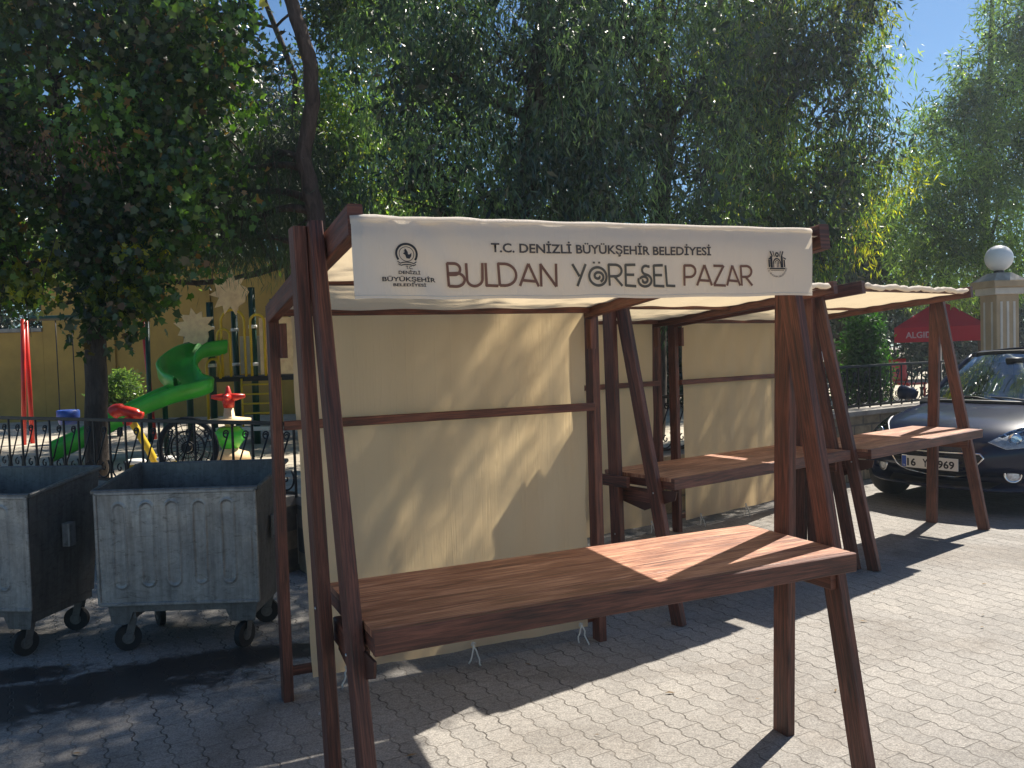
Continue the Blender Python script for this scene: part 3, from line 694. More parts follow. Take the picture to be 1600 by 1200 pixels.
# ------------------------------------------------------------------ waste containers
def caster(parent, x, y, rot):
    w = empty('caster', (x, y, 0), rot); w.parent = parent
    MB().tube([(0, -.018, .075), (0, .018, .075)], .075, 18, smooth=False).build('wheel', 'rubber', w)
    MB().tube([(0, -.021, .075), (0, .021, .075)], .035, 14, smooth=False).build('hub', 'galv_dark', w)
    f = MB()
    for s_ in (-.028, .028): f.beam((-.0, s_, .07), (.035, s_, .215), .045, .004, (1, 0, 0), .001)
    f.box((.0, -.03, .205), (.075, .03, .217)); f.build('fork', 'galv_dark', w)
def bin_container(x, y, rz, label, W=.95, D=.64):
    r = empty('waste_container', (x, y, 0), rz, label, 'bin', 'galvanised wheeled waste containers')
    h0, h1 = .25, .955
    def ring(z, o):   # outline at height z, o = inset; front lower than the back
        t = (z - h0) / (h1 - h0); a = .045 * (1 - t) + o; zb = z + .075 * t
        return [(a, a * .6, z), (W - a, a * .6, z), (W - a * 1, D - a, zb), (a, D - a, zb)]
    m = MB()
    def loft(z0, z1, o):
        A = [m.bm.verts.new(p) for p in ring(z0, o)]; B = [m.bm.verts.new(p) for p in ring(z1, o)]
        return A, B
    A, B = loft(h0, h1, 0); A2, B2 = loft(h0 + .02, h1, .012)
    for k in range(4):
        kk = (k + 1) % 4
        m.face([A[k], A[kk], B[kk], B[k]]); m.face([A2[kk], A2[k], B2[k], B2[kk]]); m.face([B[k], B[kk], B2[kk], B2[k]])
    m.face(A[::-1]); m.face(A2)
    m.build('body', 'galv_dark', r)
    # rolled rim
    R = ring(h1, -.006); m = MB()
    for k in range(4):
        p, q = Vector(R[k]), Vector(R[(k + 1) % 4]); m.beam(p, q, .026, .026, (0, 0, 1), .006)
    m.build('rim', 'galv_dark', r)
    # embossed front panel
    pw, z0, z1 = W - .02, .295, .945
    def dist_slot(px, pz, cx, a_, b_, rr):
        zc = min(max(pz, a_ + rr), b_ - rr); return math.hypot(px - cx, pz - zc) - rr
    slots = [(.145, .39, .885), (.305, .40, .89), (.455, .40, .895), (.61, .41, .89), (.775, .41, .895)]
    def front(a_, b_):
        px = .01 + pw * a_; pz = z0 + (z1 - z0) * b_; y0 = -.012
        d = min(dist_slot(px, pz, c_, lo_, hi_, .036) for c_, lo_, hi_ in slots)
        e = max(0, 1 - abs(d) / .010) * .010 * min(1, max(.5, .75 + .55 * math.sin(px * 11 + 1) * math.sin(pz * 9 + 2))) - (.002 if d < 0 else 0)
        dent = .004 * math.sin(px * 9 + 1.3 + x) * math.sin(pz * 7) + .003 * math.sin(px * 23 + pz * 15)
        return Vector((px, y0 - e + dent * (1 if 0.03 < a_ < .97 else 0), pz))
    MB().grid(front, 190, 110).build('front_panel', 'galv', r, fix=False)
    m = MB()
    for p, q in (((.01, -.013, z0), (W - .01, -.013, z0)), ((.01, -.013, z1), (W - .01, -.013, z1)), ((.012, -.013, z0), (.012, -.013, z1)), ((W - .012, -.013, z0), (W - .012, -.013, z1))):
        m.beam(p, q, .02, .014, (0, 0, 1) if abs(p[0] - q[0]) > .1 else (1, 0, 0), .004)
    m.build('panel_frame', 'galv', r)
    m = MB(); m.prism([(.06, .17), (.16, .17), (.19, .24), (W - .22, .24), (W - .19, .17), (W - .05, .17), (W - .03, .29), (.04, .29)], lambda a_, b_: Vector((a_, .02, b_)), lambda a_, b_: Vector((a_, .028, b_)))
    m.build('skirt', 'galv_dark', r)
    MB().box((.05, .03, .20), (.20, D - .06, .25)).build('chassis_beam', 'galv_dark', r); MB().box((W - .20, .03, .20), (W - .05, D - .06, .25)).build('chassis_beam', 'galv_dark', r)
    for s_, xx in ((1, W - .012), (-1, .012)):
        m = MB(); m.beam((xx + s_ * .030, .30, .60), (xx + s_ * .030, .30, .74), .07, .05, (0, 1, 0), .006); m.build('lift_lug', 'galv', r)
    for cx, cy, ro in ((.13, .07, .5), (W - .13, .07, 1.2), (.13, D - .11, 2.2), (W - .13, D - .11, .2)): caster(r, cx, cy, ro)
    return r
random.seed(8)
bin_container(-2.45, 4.93, 0.0, 'open galvanised waste container with dented ribbed front next to the stall')
bin_container(-3.73, 5.02, -0.16, 'open galvanised waste container cut off by the left edge of the photo')

# ------------------------------------------------------------------ foliage
LEAF = {
 'diamond': np.array([(0, 0, 0), (.5, .16, .05), (1, 0, -.06), (.5, -.16, .05)]),
 'narrow': np.array([(0, 0, 0), (.42, .085, .04), (1, 0, -.16), (.42, -.085, .04)]),
 'needle': np.array([(0, 0, 0), (.5, .018, .02), (1, 0, -.03), (.5, -.018, .02)]),
 'maple': np.array([(0, 0, 0), (.10, .38, .03), (.38, .30, .06), (.50, .62, -.02), (.62, .22, .05), (1, 0, -.08), (.62, -.22, .05), (.50, -.62, -.02), (.38, -.30, .06), (.10, -.38, .03)]),
}
def crown_mesh(name, blobs, n_clumps, per, size, shape, droop, mat, parent, seed, clump_r=.22, shell=.55, keep=None):
    rng = np.random.default_rng(seed); L_ = LEAF[shape]; nv = len(L_)
    vol = np.array([b[3] * b[4] * b[5] for b in blobs]) ** .7; vol = vol / vol.sum()
    idx = rng.choice(len(blobs), n_clumps, p=vol)
    B = np.array([b[:6] for b in blobs])[idx]
    d = rng.normal(size=(n_clumps, 3)); d /= np.linalg.norm(d, axis=1)[:, None]
    rr = shell + (1 - shell) * rng.random(n_clumps) ** .6
    rr = np.where(rng.random(n_clumps) < .3, rng.random(n_clumps) ** .5, rr) * (1 + .16 * rng.normal(size=n_clumps))
    c = B[:, :3] + d * B[:, 3:6] * rr[:, None]
    if keep is not None: c = c[keep(c)]
    n = len(c) * per
    cc = np.repeat(c, per, 0); cs = np.repeat(clump_r * (0.6 + .8 * rng.random(len(c))), per)
    off = rng.normal(size=(n, 3)); off /= np.linalg.norm(off, axis=1)[:, None]; off *= (rng.random(n) ** .5)[:, None]
    if droop > .5: off[:, 2] *= 1.5
    pos = cc + off * cs[:, None]; pos[:, 2] -= droop * cs * rng.random(n) * .8
    ax = rng.normal(size=(n, 3)) * (1 - .55 * droop) + off * .5; ax[:, 2] -= droop * 1.5 + .15
    ax /= np.linalg.norm(ax, axis=1)[:, None]
    r3 = rng.normal(size=(n, 3)); r3[:, 2] *= .6
    sd = np.cross(ax, r3); sd /= np.linalg.norm(sd, axis=1)[:, None] + 1e-9
    nm = np.cross(ax, sd); s_ = size * (.6 + .7 * rng.random(n))
    V = pos[:, None, :] + s_[:, None, None] * (ax[:, None, :] * L_[None, :, 0, None] + sd[:, None, :] * L_[None, :, 1, None] + nm[:, None, :] * L_[None, :, 2, None])
    V = V.reshape(-1, 3).astype(np.float32)
    me = bpy.data.meshes.new(name); me.vertices.add(len(V)); me.vertices.foreach_set('co', V.ravel())
    me.loops.add(len(V)); me.loops.foreach_set('vertex_index', np.arange(len(V), dtype=np.int32))
    me.polygons.add(n); me.polygons.foreach_set('loop_start', np.arange(0, len(V), nv, dtype=np.int32)); me.polygons.foreach_set('loop_total', np.full(n, nv, dtype=np.int32))
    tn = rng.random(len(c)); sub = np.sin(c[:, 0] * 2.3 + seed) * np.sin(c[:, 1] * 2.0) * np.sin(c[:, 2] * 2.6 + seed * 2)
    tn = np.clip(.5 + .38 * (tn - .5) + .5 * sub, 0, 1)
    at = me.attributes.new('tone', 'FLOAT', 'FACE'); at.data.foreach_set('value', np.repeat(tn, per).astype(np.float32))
    me.update(calc_edges=True); me.materials.append(M[mat])
    o = bpy.data.objects.new(name, me); C.objects.link(o); o.parent = parent
    return o, c
def limb(m, p0, p1, r0, r1, rnd, n=9, wob=.06, sag=0.0):
    p0, p1 = Vector(p0), Vector(p1); pts = []; rs = []
    L_ = (p1 - p0).length
    o1, o2 = Vector([rnd.uniform(-1, 1) for _ in range(3)]), Vector([rnd.uniform(-1, 1) for _ in range(3)])
    for i in range(n + 1):
        t = i / n; e = math.sin(math.pi * t)
        pts.append(p0.lerp(p1, t) + (o1 * e + o2 * math.sin(2 * math.pi * t) * .6) * wob * L_ + Vector((0, 0, sag * e)))
        rs.append(r0 + (r1 - r0) * t ** .8)
    m.tube(pts, rs, 9 if r0 > .04 else 5)
    return pts
def tree(name, base, trunk, blobs, leaves, label, cat='tree', group=None, bark='bark', seed=1, limbs=None, twigs=26, extra=None):
    """trunk: list of (x,y,z,r) in world; blobs: ellipsoids in world; leaves: list of crown layers"""
    rnd = random.Random(seed)
    bx, by, bz = base
    r = empty(name, base, 0, label, cat, group)
    W2 = lambda p: Vector((p[0] - bx, p[1] - by, p[2] - bz))
    m = MB()
    pts = []; rs = []
    for (p, q) in zip(trunk, trunk[1:]):
        for k in range(5):
            t = k / 5; pts.append(W2(Vector(p[:3]).lerp(Vector(q[:3]), t)) + Vector((rnd.uniform(-1, 1), rnd.uniform(-1, 1), 0)) * .10 * p[3]); rs.append(p[3] + (q[3] - p[3]) * t + rnd.uniform(-.03, .05) * p[3])
    pts.append(W2(trunk[-1])); rs.append(trunk[-1][3])
    m.tube(pts, rs, 12)
    bl = [(b[0] - bx, b[1] - by, b[2] - bz, b[3], b[4], b[5]) for b in blobs]
    tips = []
    for b in bl:
        src = min(range(len(pts)), key=lambda i: abs(pts[i].z - (b[2] - b[5] * .5)) + rnd.random() * .3)
        lp = limb(m, pts[src], (b[0], b[1], b[2]), rs[src] * .55, .018, rnd, wob=.08)
        for k in range(3):
            dv = Vector([rnd.uniform(-.8, .8) * b[3], rnd.uniform(-.8, .8) * b[4], rnd.uniform(-.5, .8) * b[5]])
            limb(m, lp[5 + k], Vector(b[:3]) + dv, .02, .006, rnd, n=6)
    for k in range(twigs):
        b = bl[rnd.randrange(len(bl))]; a_ = rnd.uniform(0, 2 * math.pi)
        p0 = Vector((b[0] + .75 * b[3] * math.cos(a_), b[1] + .8 * b[4] * math.sin(a_), b[2] + rnd.uniform(-.3, .9) * b[5]))
        p1 = p0 + Vector((rnd.uniform(-.35, .35), rnd.uniform(-.35, .1), rnd.uniform(-1.0, -.3)))
        limb(m, p0, p1, rnd.uniform(.006, .011), .003, rnd, n=5, wob=.05)
    m.build('trunk', bark, r)
    for k, (nc, per, size, shape, droop, mat, cr, shell) in enumerate(leaves):
        crown_mesh('crown', bl, nc, per, size, shape, droop, mat, r, seed * 17 + k, cr, shell)
    if extra: extra(r, W2)
    return r

# maple on the left, close behind the fence
def maple_extra(r, W2):
    low = [(*W2((-3.95, 8.75, 2.55)), .55, .35, .45), (*W2((-4.25, 8.7, 2.2)), .35, .3, .25), (*W2((-5.3, 8.9, 2.6)), .5, .4, .35)]
    crown_mesh('lower_leaves', low, 150, 12, .09, 'maple', .35, 'leaf_maple', r, 77, .2, .2)
    lit = [(*W2((-3.95, 8.55, 2.35)), .38, .15, .28), (*W2((-4.45, 8.6, 2.75)), .22, .15, .2)]  # sunlit leaves, their sunlight put into the yellow leaf colour
    crown_mesh('yellow_leaves', lit + [(*W2((-4.9, 8.5, 2.5)), .5, .15, .3), (*W2((-3.7, 8.6, 2.85)), .35, .15, .2)], 60, 8, .085, 'maple', .3, 'leaf_yellow', r, 79, .14, .2)
    seeds = [(*W2((-5.2, 7.9, 4.3)), .45, .2, .5), (*W2((-4.1, 7.7, 3.6)), .5, .2, .25), (*W2((-4.9, 7.8, 3.6)), .6, .2, .3)]
    so, _ = crown_mesh('dry_seeds', seeds, 44, 26, .045, 'diamond', .8, 'seed', r, 80, .10, .3); so['kind'] = 'stuff'
tree('maple_tree', (-4.35, 8.9, PARK_Z), [(-4.38, 8.9, PARK_Z, .125), (-4.33, 8.9, 1.75, .105), (-4.30, 8.9, 2.3, .10), (-4.50, 8.9, 3.0, .075), (-4.6, 8.9, 4.6, .05)],
     [(-4.6, 8.9, 4.5, 1.5, 1.0, 1.5), (-5.6, 8.7, 3.9, 1.0, .8, 1.1), (-3.5, 8.8, 3.6, .85, .7, .85), (-3.3, 9.0, 5.0, .8, .8, 1.0), (-4.9, 8.8, 6.0, 1.7, 1.0, 1.0), (-5.5, 8.6, 2.9, .7, .5, .5), (-3.9, 8.8, 3.0, .8, .6, .5)],
     [(1700, 16, .085, 'maple', .3, 'leaf_maple', .26, .45)], 'leafy tree with dry seed clusters, forked trunk behind the left fence', 'tree', None, seed=3, extra=maple_extra)

# slim reddish trunk beside the nearest stall, with needles drooping to its left
tree('pine_tree', (-2.12, 9.5, PARK_Z), [(-2.10, 9.5, PARK_Z, .13), (-2.10, 9.5, 2.6, .115), (-2.12, 9.5, 3.3, .10), (-2.22, 9.5, 3.9, .085), (-2.10, 9.5, 4.5, .085), (-2.12, 9.5, 5.0, .08), (-2.32, 9.5, 5.7, .07), (-2.4, 9.5, 7.4, .03)],
     [(-3.05, 9.9, 3.65, .8, .5, .55), (-2.6, 9.9, 4.1, .55, .4, .45), (-3.6, 9.9, 3.5, .5, .5, .4), (-2.3, 9.9, 3.35, .6, .4, .5), (-2.5, 10.0, 7.1, .9, .8, .7), (-3.4, 9.9, 4.1, .5, .4, .4), (-2.9, 9.9, 3.15, .6, .4, .25)],
     [(900, 46, .16, 'needle', .75, 'needle', .24, .3)], 'tall slim tree with reddish bark rising left of the banner', 'tree', None, 'bark_pink', seed=5)

def shade_extra(r, W2):  # unseen dense foliage added above the view to shade the lower-left ground
    bl = [(*W2(p[:3]), *p[3:]) for p in ((1.0, 9.4, 8.2, 1.5, .9, .7), (2.3, 9.4, 8.3, 1.2, .9, .7), (2.9, 8.6, 8.6, .7, .6, .5), (2.0, 8.0, 8.6, 1.0, .7, .5), (.6, 8.3, 8.3, 1.0, .7, .5), (-.4, 9.2, 8.2, 1.0, .9, .6))]
    crown_mesh('shade_crown', bl, 620, 26, .14, 'diamond', .4, 'leaf_willow', r, 171, .28, .2)
TG = 'trees beyond the park wall'
# big drooping tree in the middle
tree('willow_tree', (-.1, 10.6, PARK_Z), [(-.1, 10.6, PARK_Z, .20), (.0, 10.6, 2.5, .17), (.3, 10.6, 4.2, .13), (.55, 10.6, 6.0, .09), (.6, 10.6, 7.2, .04)],
     [(-.9, 10.2, 3.4, 1.0, .8, 1.2), (-.9, 10.4, 5.2, 1.1, .9, 1.3), (.4, 10.0, 3.3, 1.0, .8, 1.3), (.4, 10.2, 5.0, 1.1, .9, 1.3), (-.2, 10.6, 6.8, 1.8, 1.1, 1.1), (-1.5, 10.5, 2.8, .7, .6, .9), (1.1, 10.4, 4.2, .8, .7, 1.4), (-.2, 9.9, 2.5, 1.3, .6, .6), (.6, 9.6, 8.1, 1.5, 1.2, 1.1), (-.6, 10.2, 8.2, 1.4, 1.1, 1.0)],
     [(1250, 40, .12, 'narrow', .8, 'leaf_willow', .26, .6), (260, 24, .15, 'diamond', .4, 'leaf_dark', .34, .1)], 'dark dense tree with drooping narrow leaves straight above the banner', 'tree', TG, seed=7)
tree('willow_tree', (1.9, 11.7, PARK_Z), [(1.9, 11.7, PARK_Z, .18), (2.0, 11.7, 2.6, .15), (2.2, 11.7, 4.6, .11), (2.1, 11.7, 7.4, .05)],
     [(1.5, 11.1, 3.6, .9, .7, 1.3), (2.4, 11.2, 3.2, .9, .7, 1.2), (1.6, 11.1, 5.5, 1.0, .8, 1.2), (2.6, 11.3, 5.2, 1.0, .8, 1.3), (2.0, 11.6, 7.0, 1.7, 1.0, 1.1), (2.9, 11.5, 2.4, .7, .6, .7), (1.2, 11.1, 2.7, .8, .6, .7), (2.3, 9.8, 8.2, 1.4, 1.1, 1.1), (1.6, 9.0, 7.6, 1.0, .9, .9), (3.2, 9.1, 8.3, .8, .7, .8), (2.5, 7.9, 8.5, .8, .7, .7), (1.7, 7.8, 8.4, .8, .7, .6), (3.4, 11.2, 8.6, 1.1, .9, .8)],
     [(1000, 38, .12, 'narrow', .75, 'leaf_willow', .25, .6), (220, 24, .16, 'diamond', .4, 'leaf_dark', .34, .1), (260, 20, .12, 'narrow', .6, 'leaf_mid', .26, .75)], 'grey green tree with pale glinting narrow leaves right of the banner lettering', 'tree', TG, seed=9, extra=lambda r, W2: shade_extra(r, W2))
def yel_extra(r, W2):
    bl = [(*W2((5.35, 12.3, 4.15)), .35, .3, .55), (*W2((5.75, 12.3, 4.1)), .3, .3, .35), (*W2((5.2, 12.3, 3.4)), .25, .25, .45), (*W2((4.9, 12.2, 6.7)), .35, .25, .8), (*W2((5.4, 12.3, 6.6)), .3, .3, .6), (*W2((4.6, 12.0, 2.9)), .5, .3, .25)]
    crown_mesh('yellow_leaves', bl, 120, 17, .115, 'narrow', .7, 'leaf_yellow', r, 99, .2, .3)
tree('ash_tree', (4.2, 12.7, PARK_Z), [(4.2, 12.7, PARK_Z, .17), (4.2, 12.7, 2.6, .14), (4.0, 12.7, 4.8, .11), (4.2, 12.7, 7.6, .05)],
     [(3.7, 12.2, 3.5, .9, .7, 1.0), (4.5, 12.2, 3.9, .9, .7, .9), (3.6, 12.2, 5.4, .9, .7, 1.1), (4.5, 12.3, 5.6, 1.0, .8, 1.1), (4.1, 12.6, 7.1, 1.2, .9, .9), (4.0, 12.1, 2.9, .9, .5, .45), (5.1, 12.4, 4.6, .6, .5, .7), (5.0, 12.5, 6.2, .6, .5, .8), (4.5, 11.9, 8.7, 1.2, .9, .8), (5.5, 12.6, 8.9, 1.1, .9, .8)],
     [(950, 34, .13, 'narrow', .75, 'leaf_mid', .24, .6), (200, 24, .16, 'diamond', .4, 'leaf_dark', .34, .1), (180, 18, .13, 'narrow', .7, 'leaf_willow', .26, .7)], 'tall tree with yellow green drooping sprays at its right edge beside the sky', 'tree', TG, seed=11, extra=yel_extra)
tree('poplar_tree', (9.4, 16.5, PARK_Z), [(9.4, 16.9, PARK_Z, .15), (9.4, 16.9, 4, .10), (9.6, 16.9, 8.5, .03)],
     [(8.5, 16.2, 5.3, 1.0, .9, 1.0), (9.3, 16.2, 4.2, 1.5, 1.0, 1.1), (9.6, 16.2, 6.4, 1.2, 1.0, 1.3), (10.2, 16.3, 7.8, 1.1, .9, 1.2), (8.0, 16.4, 3.9, .9, .8, .8), (8.9, 16.4, 3.0, 1.5, .8, .7), (10.6, 16.2, 5.4, 1.0, .9, 1.2)],
     [(2100, 28, .14, 'narrow', .45, 'leaf_pale', .30, .5), (200, 20, .14, 'diamond', .4, 'leaf_mid', .3, .6)], 'pale green airy tree at the right edge behind the globe lamp pillar', 'tree', TG, seed=13)
tree('broadleaf_tree', (7.6, 19.5, PARK_Z), [(7.6, 19.5, PARK_Z, .2), (7.6, 19.5, 5.5, .08)],
     [(7.0, 19.3, 3.2, 1.6, 1.0, 1.5), (8.6, 19.3, 3.6, 1.4, 1.0, 1.2), (5.9, 19.4, 3.2, 1.3, .9, 1.4), (7.6, 19.3, 4.8, 1.2, .9, .8)],
     [(700, 20, .19, 'diamond', .4, 'leaf_dark', .36, .4)], 'low dark tree standing behind the red parasol', 'tree', TG, seed=15)
# darker trees farther back that close the gaps
for k, (x, y, h, w_, lab) in enumerate([(-13.0, 21.5, 9.5, 2.8, 'dark tree in the back row at the far left edge'), (-8.8, 22.0, 10.5, 2.8, 'dark tree in the back row rising over the ochre wall'),
        (-5.0, 20.6, 8.3, 2.4, 'lower dark tree in the back row beneath the small gap of blue sky'), (-1.9, 17.5, 9.5, 2.3, 'dark tree in the back row behind the slim reddish trunk'),
        (1.6, 17.5, 9.6, 2.4, 'dark tree in the back row behind the banner lettering'), (4.7, 17.8, 8.8, 1.9, 'dark tree in the back row behind the yellow green sprays')]):
    rr = random.Random(50 + k); bl = []
    for i in range(9):
        t = i / 8; bl.append((x + rr.uniform(-.5, .5) * w_ * (1.1 - .4 * t), y + rr.uniform(-.4, .4), 1.5 + (h - 2.0) * t, w_ * (.75 - .25 * abs(t - .45)), 1.2, 1.25))
    tree('broadleaf_tree', (x, y, PARK_Z), [(x, y, PARK_Z, .22), (x, y, h * .5, .15), (x, y, h * .85, .05)], bl,
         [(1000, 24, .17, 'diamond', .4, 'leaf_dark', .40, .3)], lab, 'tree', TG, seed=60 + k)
tree('broadleaf_tree', (-3.9, 13.4, PARK_Z), [(-3.2, 13.4, PARK_Z, .14), (-3.4, 13.4, 3.2, .11), (-3.2, 13.4, 6.0, .05), (-3.9, 13.3, 8.0, .03)],
     [(-3.9, 13.2, 4.5, 1.3, .7, 1.0), (-5.4, 13.2, 5.2, .9, .7, 1.5), (-2.5, 13.2, 5.0, .8, .7, 1.4), (-5.3, 13.2, 7.3, .9, .7, 1.0), (-2.3, 13.2, 7.2, .8, .7, 1.0), (-3.8, 13.2, 8.2, 1.3, .7, .75), (-2.0, 13.2, 3.6, .8, .6, .9), (-4.6, 13.2, 3.7, 1.2, .6, .55), (-6.2, 13.2, 3.6, .9, .6, .7), (-7.6, 13.2, 3.5, .9, .6, .6)],
     [(2000, 26, .12, 'diamond', .4, 'leaf_mid', .28, .4)], 'leafy tree whose crown frames the small gap of blue sky', 'tree', TG, seed=21)
# clipped hedge closing off the park on the right
hz = empty('hedge', (12.5, 26.0, PARK_Z), .2, 'dark hedge at the far side of the park behind the parasol', 'hedge')
MB().tube([(-15, 0, .3), (15, 0, .3)], .03, 6).build('stem', 'bark', hz)
crown_mesh('foliage', [(-14 + 2.2 * k, 0, 1.5, 1.6, .8, 1.7) for k in range(14)], 2600, 26, .24, 'diamond', .2, 'leaf_dark', hz, 44, .4, .4)
# thuja by the fence on the right
r = empty('thuja_shrub', (4.95, 12.0, PARK_Z), 0, 'bright green upright thuja by the iron fence left of the red parasol', 'shrub')
MB().tube([(0, 0, 0), (0, 0, .6), (0, 0, 1.3)], [.05, .04, .015], 8).build('trunk', 'bark', r)
crown_mesh('crown', [(0, 0, .45, .36, .36, .55), (0, 0, .95, .32, .32, .5), (.02, 0, 1.4, .22, .22, .4)], 420, 26, .075, 'diamond', -.5, 'thuja', r, 5, .12, .65)
# round clipped bush by the ochre wall
r = empty('round_bush', (-6.75, 14.6, PARK_Z), 0, 'round clipped bush in front of the ochre wall', 'bush')
MB().tube([(0, 0, 0), (0, 0, .45)], [.05, .04], 8).build('trunk', 'bark', r)
crown_mesh('crown', [(0, 0, .68, .36, .36, .38)], 260, 18, .09, 'diamond', -.2, 'leaf_pale', r, 6, .10, .8)

# ------------------------------------------------------------------ ochre wall behind the playground
r = empty('building_wall', (-22, 19.0, 0), 0, 'ochre plastered wall closing off the playground', 'wall')
MB().box((0, 0, 0.4), (11.6, .3, 2.45), .01).build('wall_body', 'plaster_yellow', r)
MB().box((11.605, 0, 0.4), (21.2, .3, 4.0), .01).build('wall_body', 'plaster_yellow', r)
MB().box((0, -.05, 2.45), (11.6, .33, 2.54), .01).build('coping', 'coping', r)
m = MB()
for px in (13.0, 15.15, 17.3): m.box((px, -.06, 0.42), (px + .22, -.001, 3.95), .006)
m.build('pilaster', 'plaster_yellow', r)

# ------------------------------------------------------------------ gate pillar with globe lamp
r = empty('gate_pillar', (7.13, 12.45, 0), 0.12, 'square cream pillar with a stepped cap behind the parked car', 'pillar'); r.scale = (.74, .74, 1)
m = MB(); m.box((-.24, -.24, 0), (.24, .24, 2.30), .012); m.build('shaft', 'plaster_cream', r)
m = MB()
for sx in (-.243, .243):
    for yy in (-.14, .08): m.box((sx - .002 if sx > 0 else sx - .004, yy, .5), (sx + .004 if sx > 0 else sx + .002, yy + .05, 2.2), .001)
for xx in (-.16, -.025, .11): m.box((xx, -.247, .5), (xx + .05, -.239, 2.2), .001)
m.build('flute', 'pillar_white', r)
m = MB(); m.box((-.30, -.30, 2.302), (.30, .30, 2.40), .012); m.build('capital', 'pillar_white', r)
m = MB(); m.box((-.36, -.36, 2.402), (.36, .36, 2.50), .012); m.build('capital', 'plaster_cream', r)
MB().prism([(-.34, -.34), (.34, -.34), (.34, .34), (-.34, .34)], lambda x, y: Vector((x, y, 2.502)), lambda x, y: Vector((x * .45, y * .45, 2.62))).build('cap', 'coping', r)
r = empty('globe_lamp', (7.13, 12.45, 2.62), 0, 'white globe lamp on top of the cream pillar', 'lamp')
MB().lathe([(.07, 0), (.07, .03), (.05, .04)], (0, 0, 0)).build('base', 'iron', r)
MB().lathe([(.188 * math.sin(t), .215 - .188 * math.cos(t)) for t in [0.28 + k * (math.pi - .29) / 16 for k in range(17)]], seg=28).build('globe', 'globe', r)
# white lamp head on the wall behind the middle stall
r = empty('wall_lamp', (4.08, 11.35, .86), 0, 'white capsule shaped lamp head at the fence right of the stall legs', 'lamp')
MB().tube([(0, 0, 0), (0, 0, .62)], .02, 8).build('stem', 'iron', r)
MB().tube([(-.16, 0, .66), (-.14, 0, .66), (.10, -.02, .645), (.15, -.02, .645), (.17, -.02, .645)], [.03, .065, .062, .05, .015], 16).build('lamp_head', 'globe', r)
MB().lathe([(.05, 0), (.06, .06), (.03, .1)], (-.05, 0, .69), 14).build('lamp_cap', 'globe', r)

# ------------------------------------------------------------------ playground
def arcpts(cx, cy, cz, rx, rz, a0, a1, n=14): return [(cx + rx * math.cos(rad(a0 + (a1 - a0) * i / n)), cy, cz + rz * math.sin(rad(a0 + (a1 - a0) * i / n))) for i in range(n + 1)]
# play tower
r = empty('play_tower', (-3.9, 12.9, PARK_Z), 0, 'playground tower with green posts, yellow hoops and orange panels', 'play tower')
for x, y, h in ((-.50, -.35, 2.1), (.12, -.35, 2.3), (.12, .75, 2.2), (-.50, .75, 2.1), (-1.02, .1, 1.75)):
    MB().tube([(x, y, 0), (x, y, h)], .05, 12).build('post', 'dgreen', r)
    for zz in (1.15, 1.7): MB().tube([(x, y, zz), (x, y, zz + .05)], .062, 12).build('clamp', 'white', r)
MB().box((-.62, -.42, .93), (.9, .85, 1.0)).build('deck', 'trim', r)
MB().box((-.45, -.46, .20), (.32, -.10, .26)).build('step', 'white', r)
MB().box((-.42, .72, 1.02), (.08, .76, 1.62)).build('rear_panel', 'cream_panel', r)
MB().box((.22, -.38, 1.02), (.88, -.34, 1.85)).build('side_panel', 'orange', r)
for cx, w_, h_ in ((-.16, .17, .98), (-.30, .09, .70), (.20, .10, .9)):
    MB().tube([(cx - w_, -.40, 1.0)] + arcpts(cx, -.40, 1.0 + h_ - w_, w_, w_, 180, 0) + [(cx + w_, -.40, 1.0)], .020, 8).build('hoop', 'yellow', r)
MB().tube([(-.56, -.42, .35)] + arcpts(-.46, -.42, 1.15, .10, .12, 180, 0) + [(-.36, -.42, .98)], .020, 8).build('hoop', 'yellow', r)
for k in range(5): MB().tube([(-.05, -.44, .32 + k * .14), (.52, -.44, .32 + k * .14)], .014, 8).build('rung', 'yellow', r)
for x in (-.05, .52): MB().tube([(x, -.44, .26), (x, -.44, .97)], .016, 8).build('rail', 'yellow', r)
def leaf_panel(parent, cx, cz, s, y, rot):
    rnd = random.Random(int(cx * 100) + 7); poly = []
    for k in range(22):
        t = k / 22 * 2 * math.pi; q = 1.0 if k % 2 else .66
        if math.sin(t) < -.6: q = .8
        poly.append((math.cos(t + rot) * q * s * rnd.uniform(.85, 1.1), math.sin(t + rot) * q * s * rnd.uniform(.85, 1.15)))
    MB().prism(poly, lambda a_, b_: Vector((cx + a_, y, cz + b_)), lambda a_, b_: Vector((cx + a_, y + .02, cz + b_))).build('leaf_panel', 'orange', parent)
leaf_panel(r, -.70, 1.72, .30, -.42, .3); leaf_panel(r, -.16, 2.22, .31, -.42, 1.2)
# slide
r = empty('slide', (-4.2, 11.3, PARK_Z), 0, 'green plastic slide curling down from the play tower', 'slide')
path = [(-.15, 1.35, 1.36), (-.40, 1.0, 1.30), (-.48, .65, 1.10), (-.28, .3, .93), (-.06, 0.1, .82), (-.35, -.15, .72), (-.75, -.4, .52), (-1.15, -.65, .28), (-1.5, -.85, .10)]
def cr(pts, n=6):
    P_ = [Vector(p) for p in pts]; P_ = [2 * P_[0] - P_[1]] + P_ + [2 * P_[-1] - P_[-2]]; out = []
    for i in range(1, len(P_) - 2):
        for k in range(n):
            t = k / n; a_, b_, c_, d_ = P_[i-1:i+3]
            out.append(.5 * ((2*b_) + (c_ - a_) * t + (2*a_ - 5*b_ + 4*c_ - d_) * t*t + (3*b_ - a_ - 3*c_ + d_) * t**3))
    out.append(P_[-2]); return out
sp = cr(path); m = MB(); rows = []
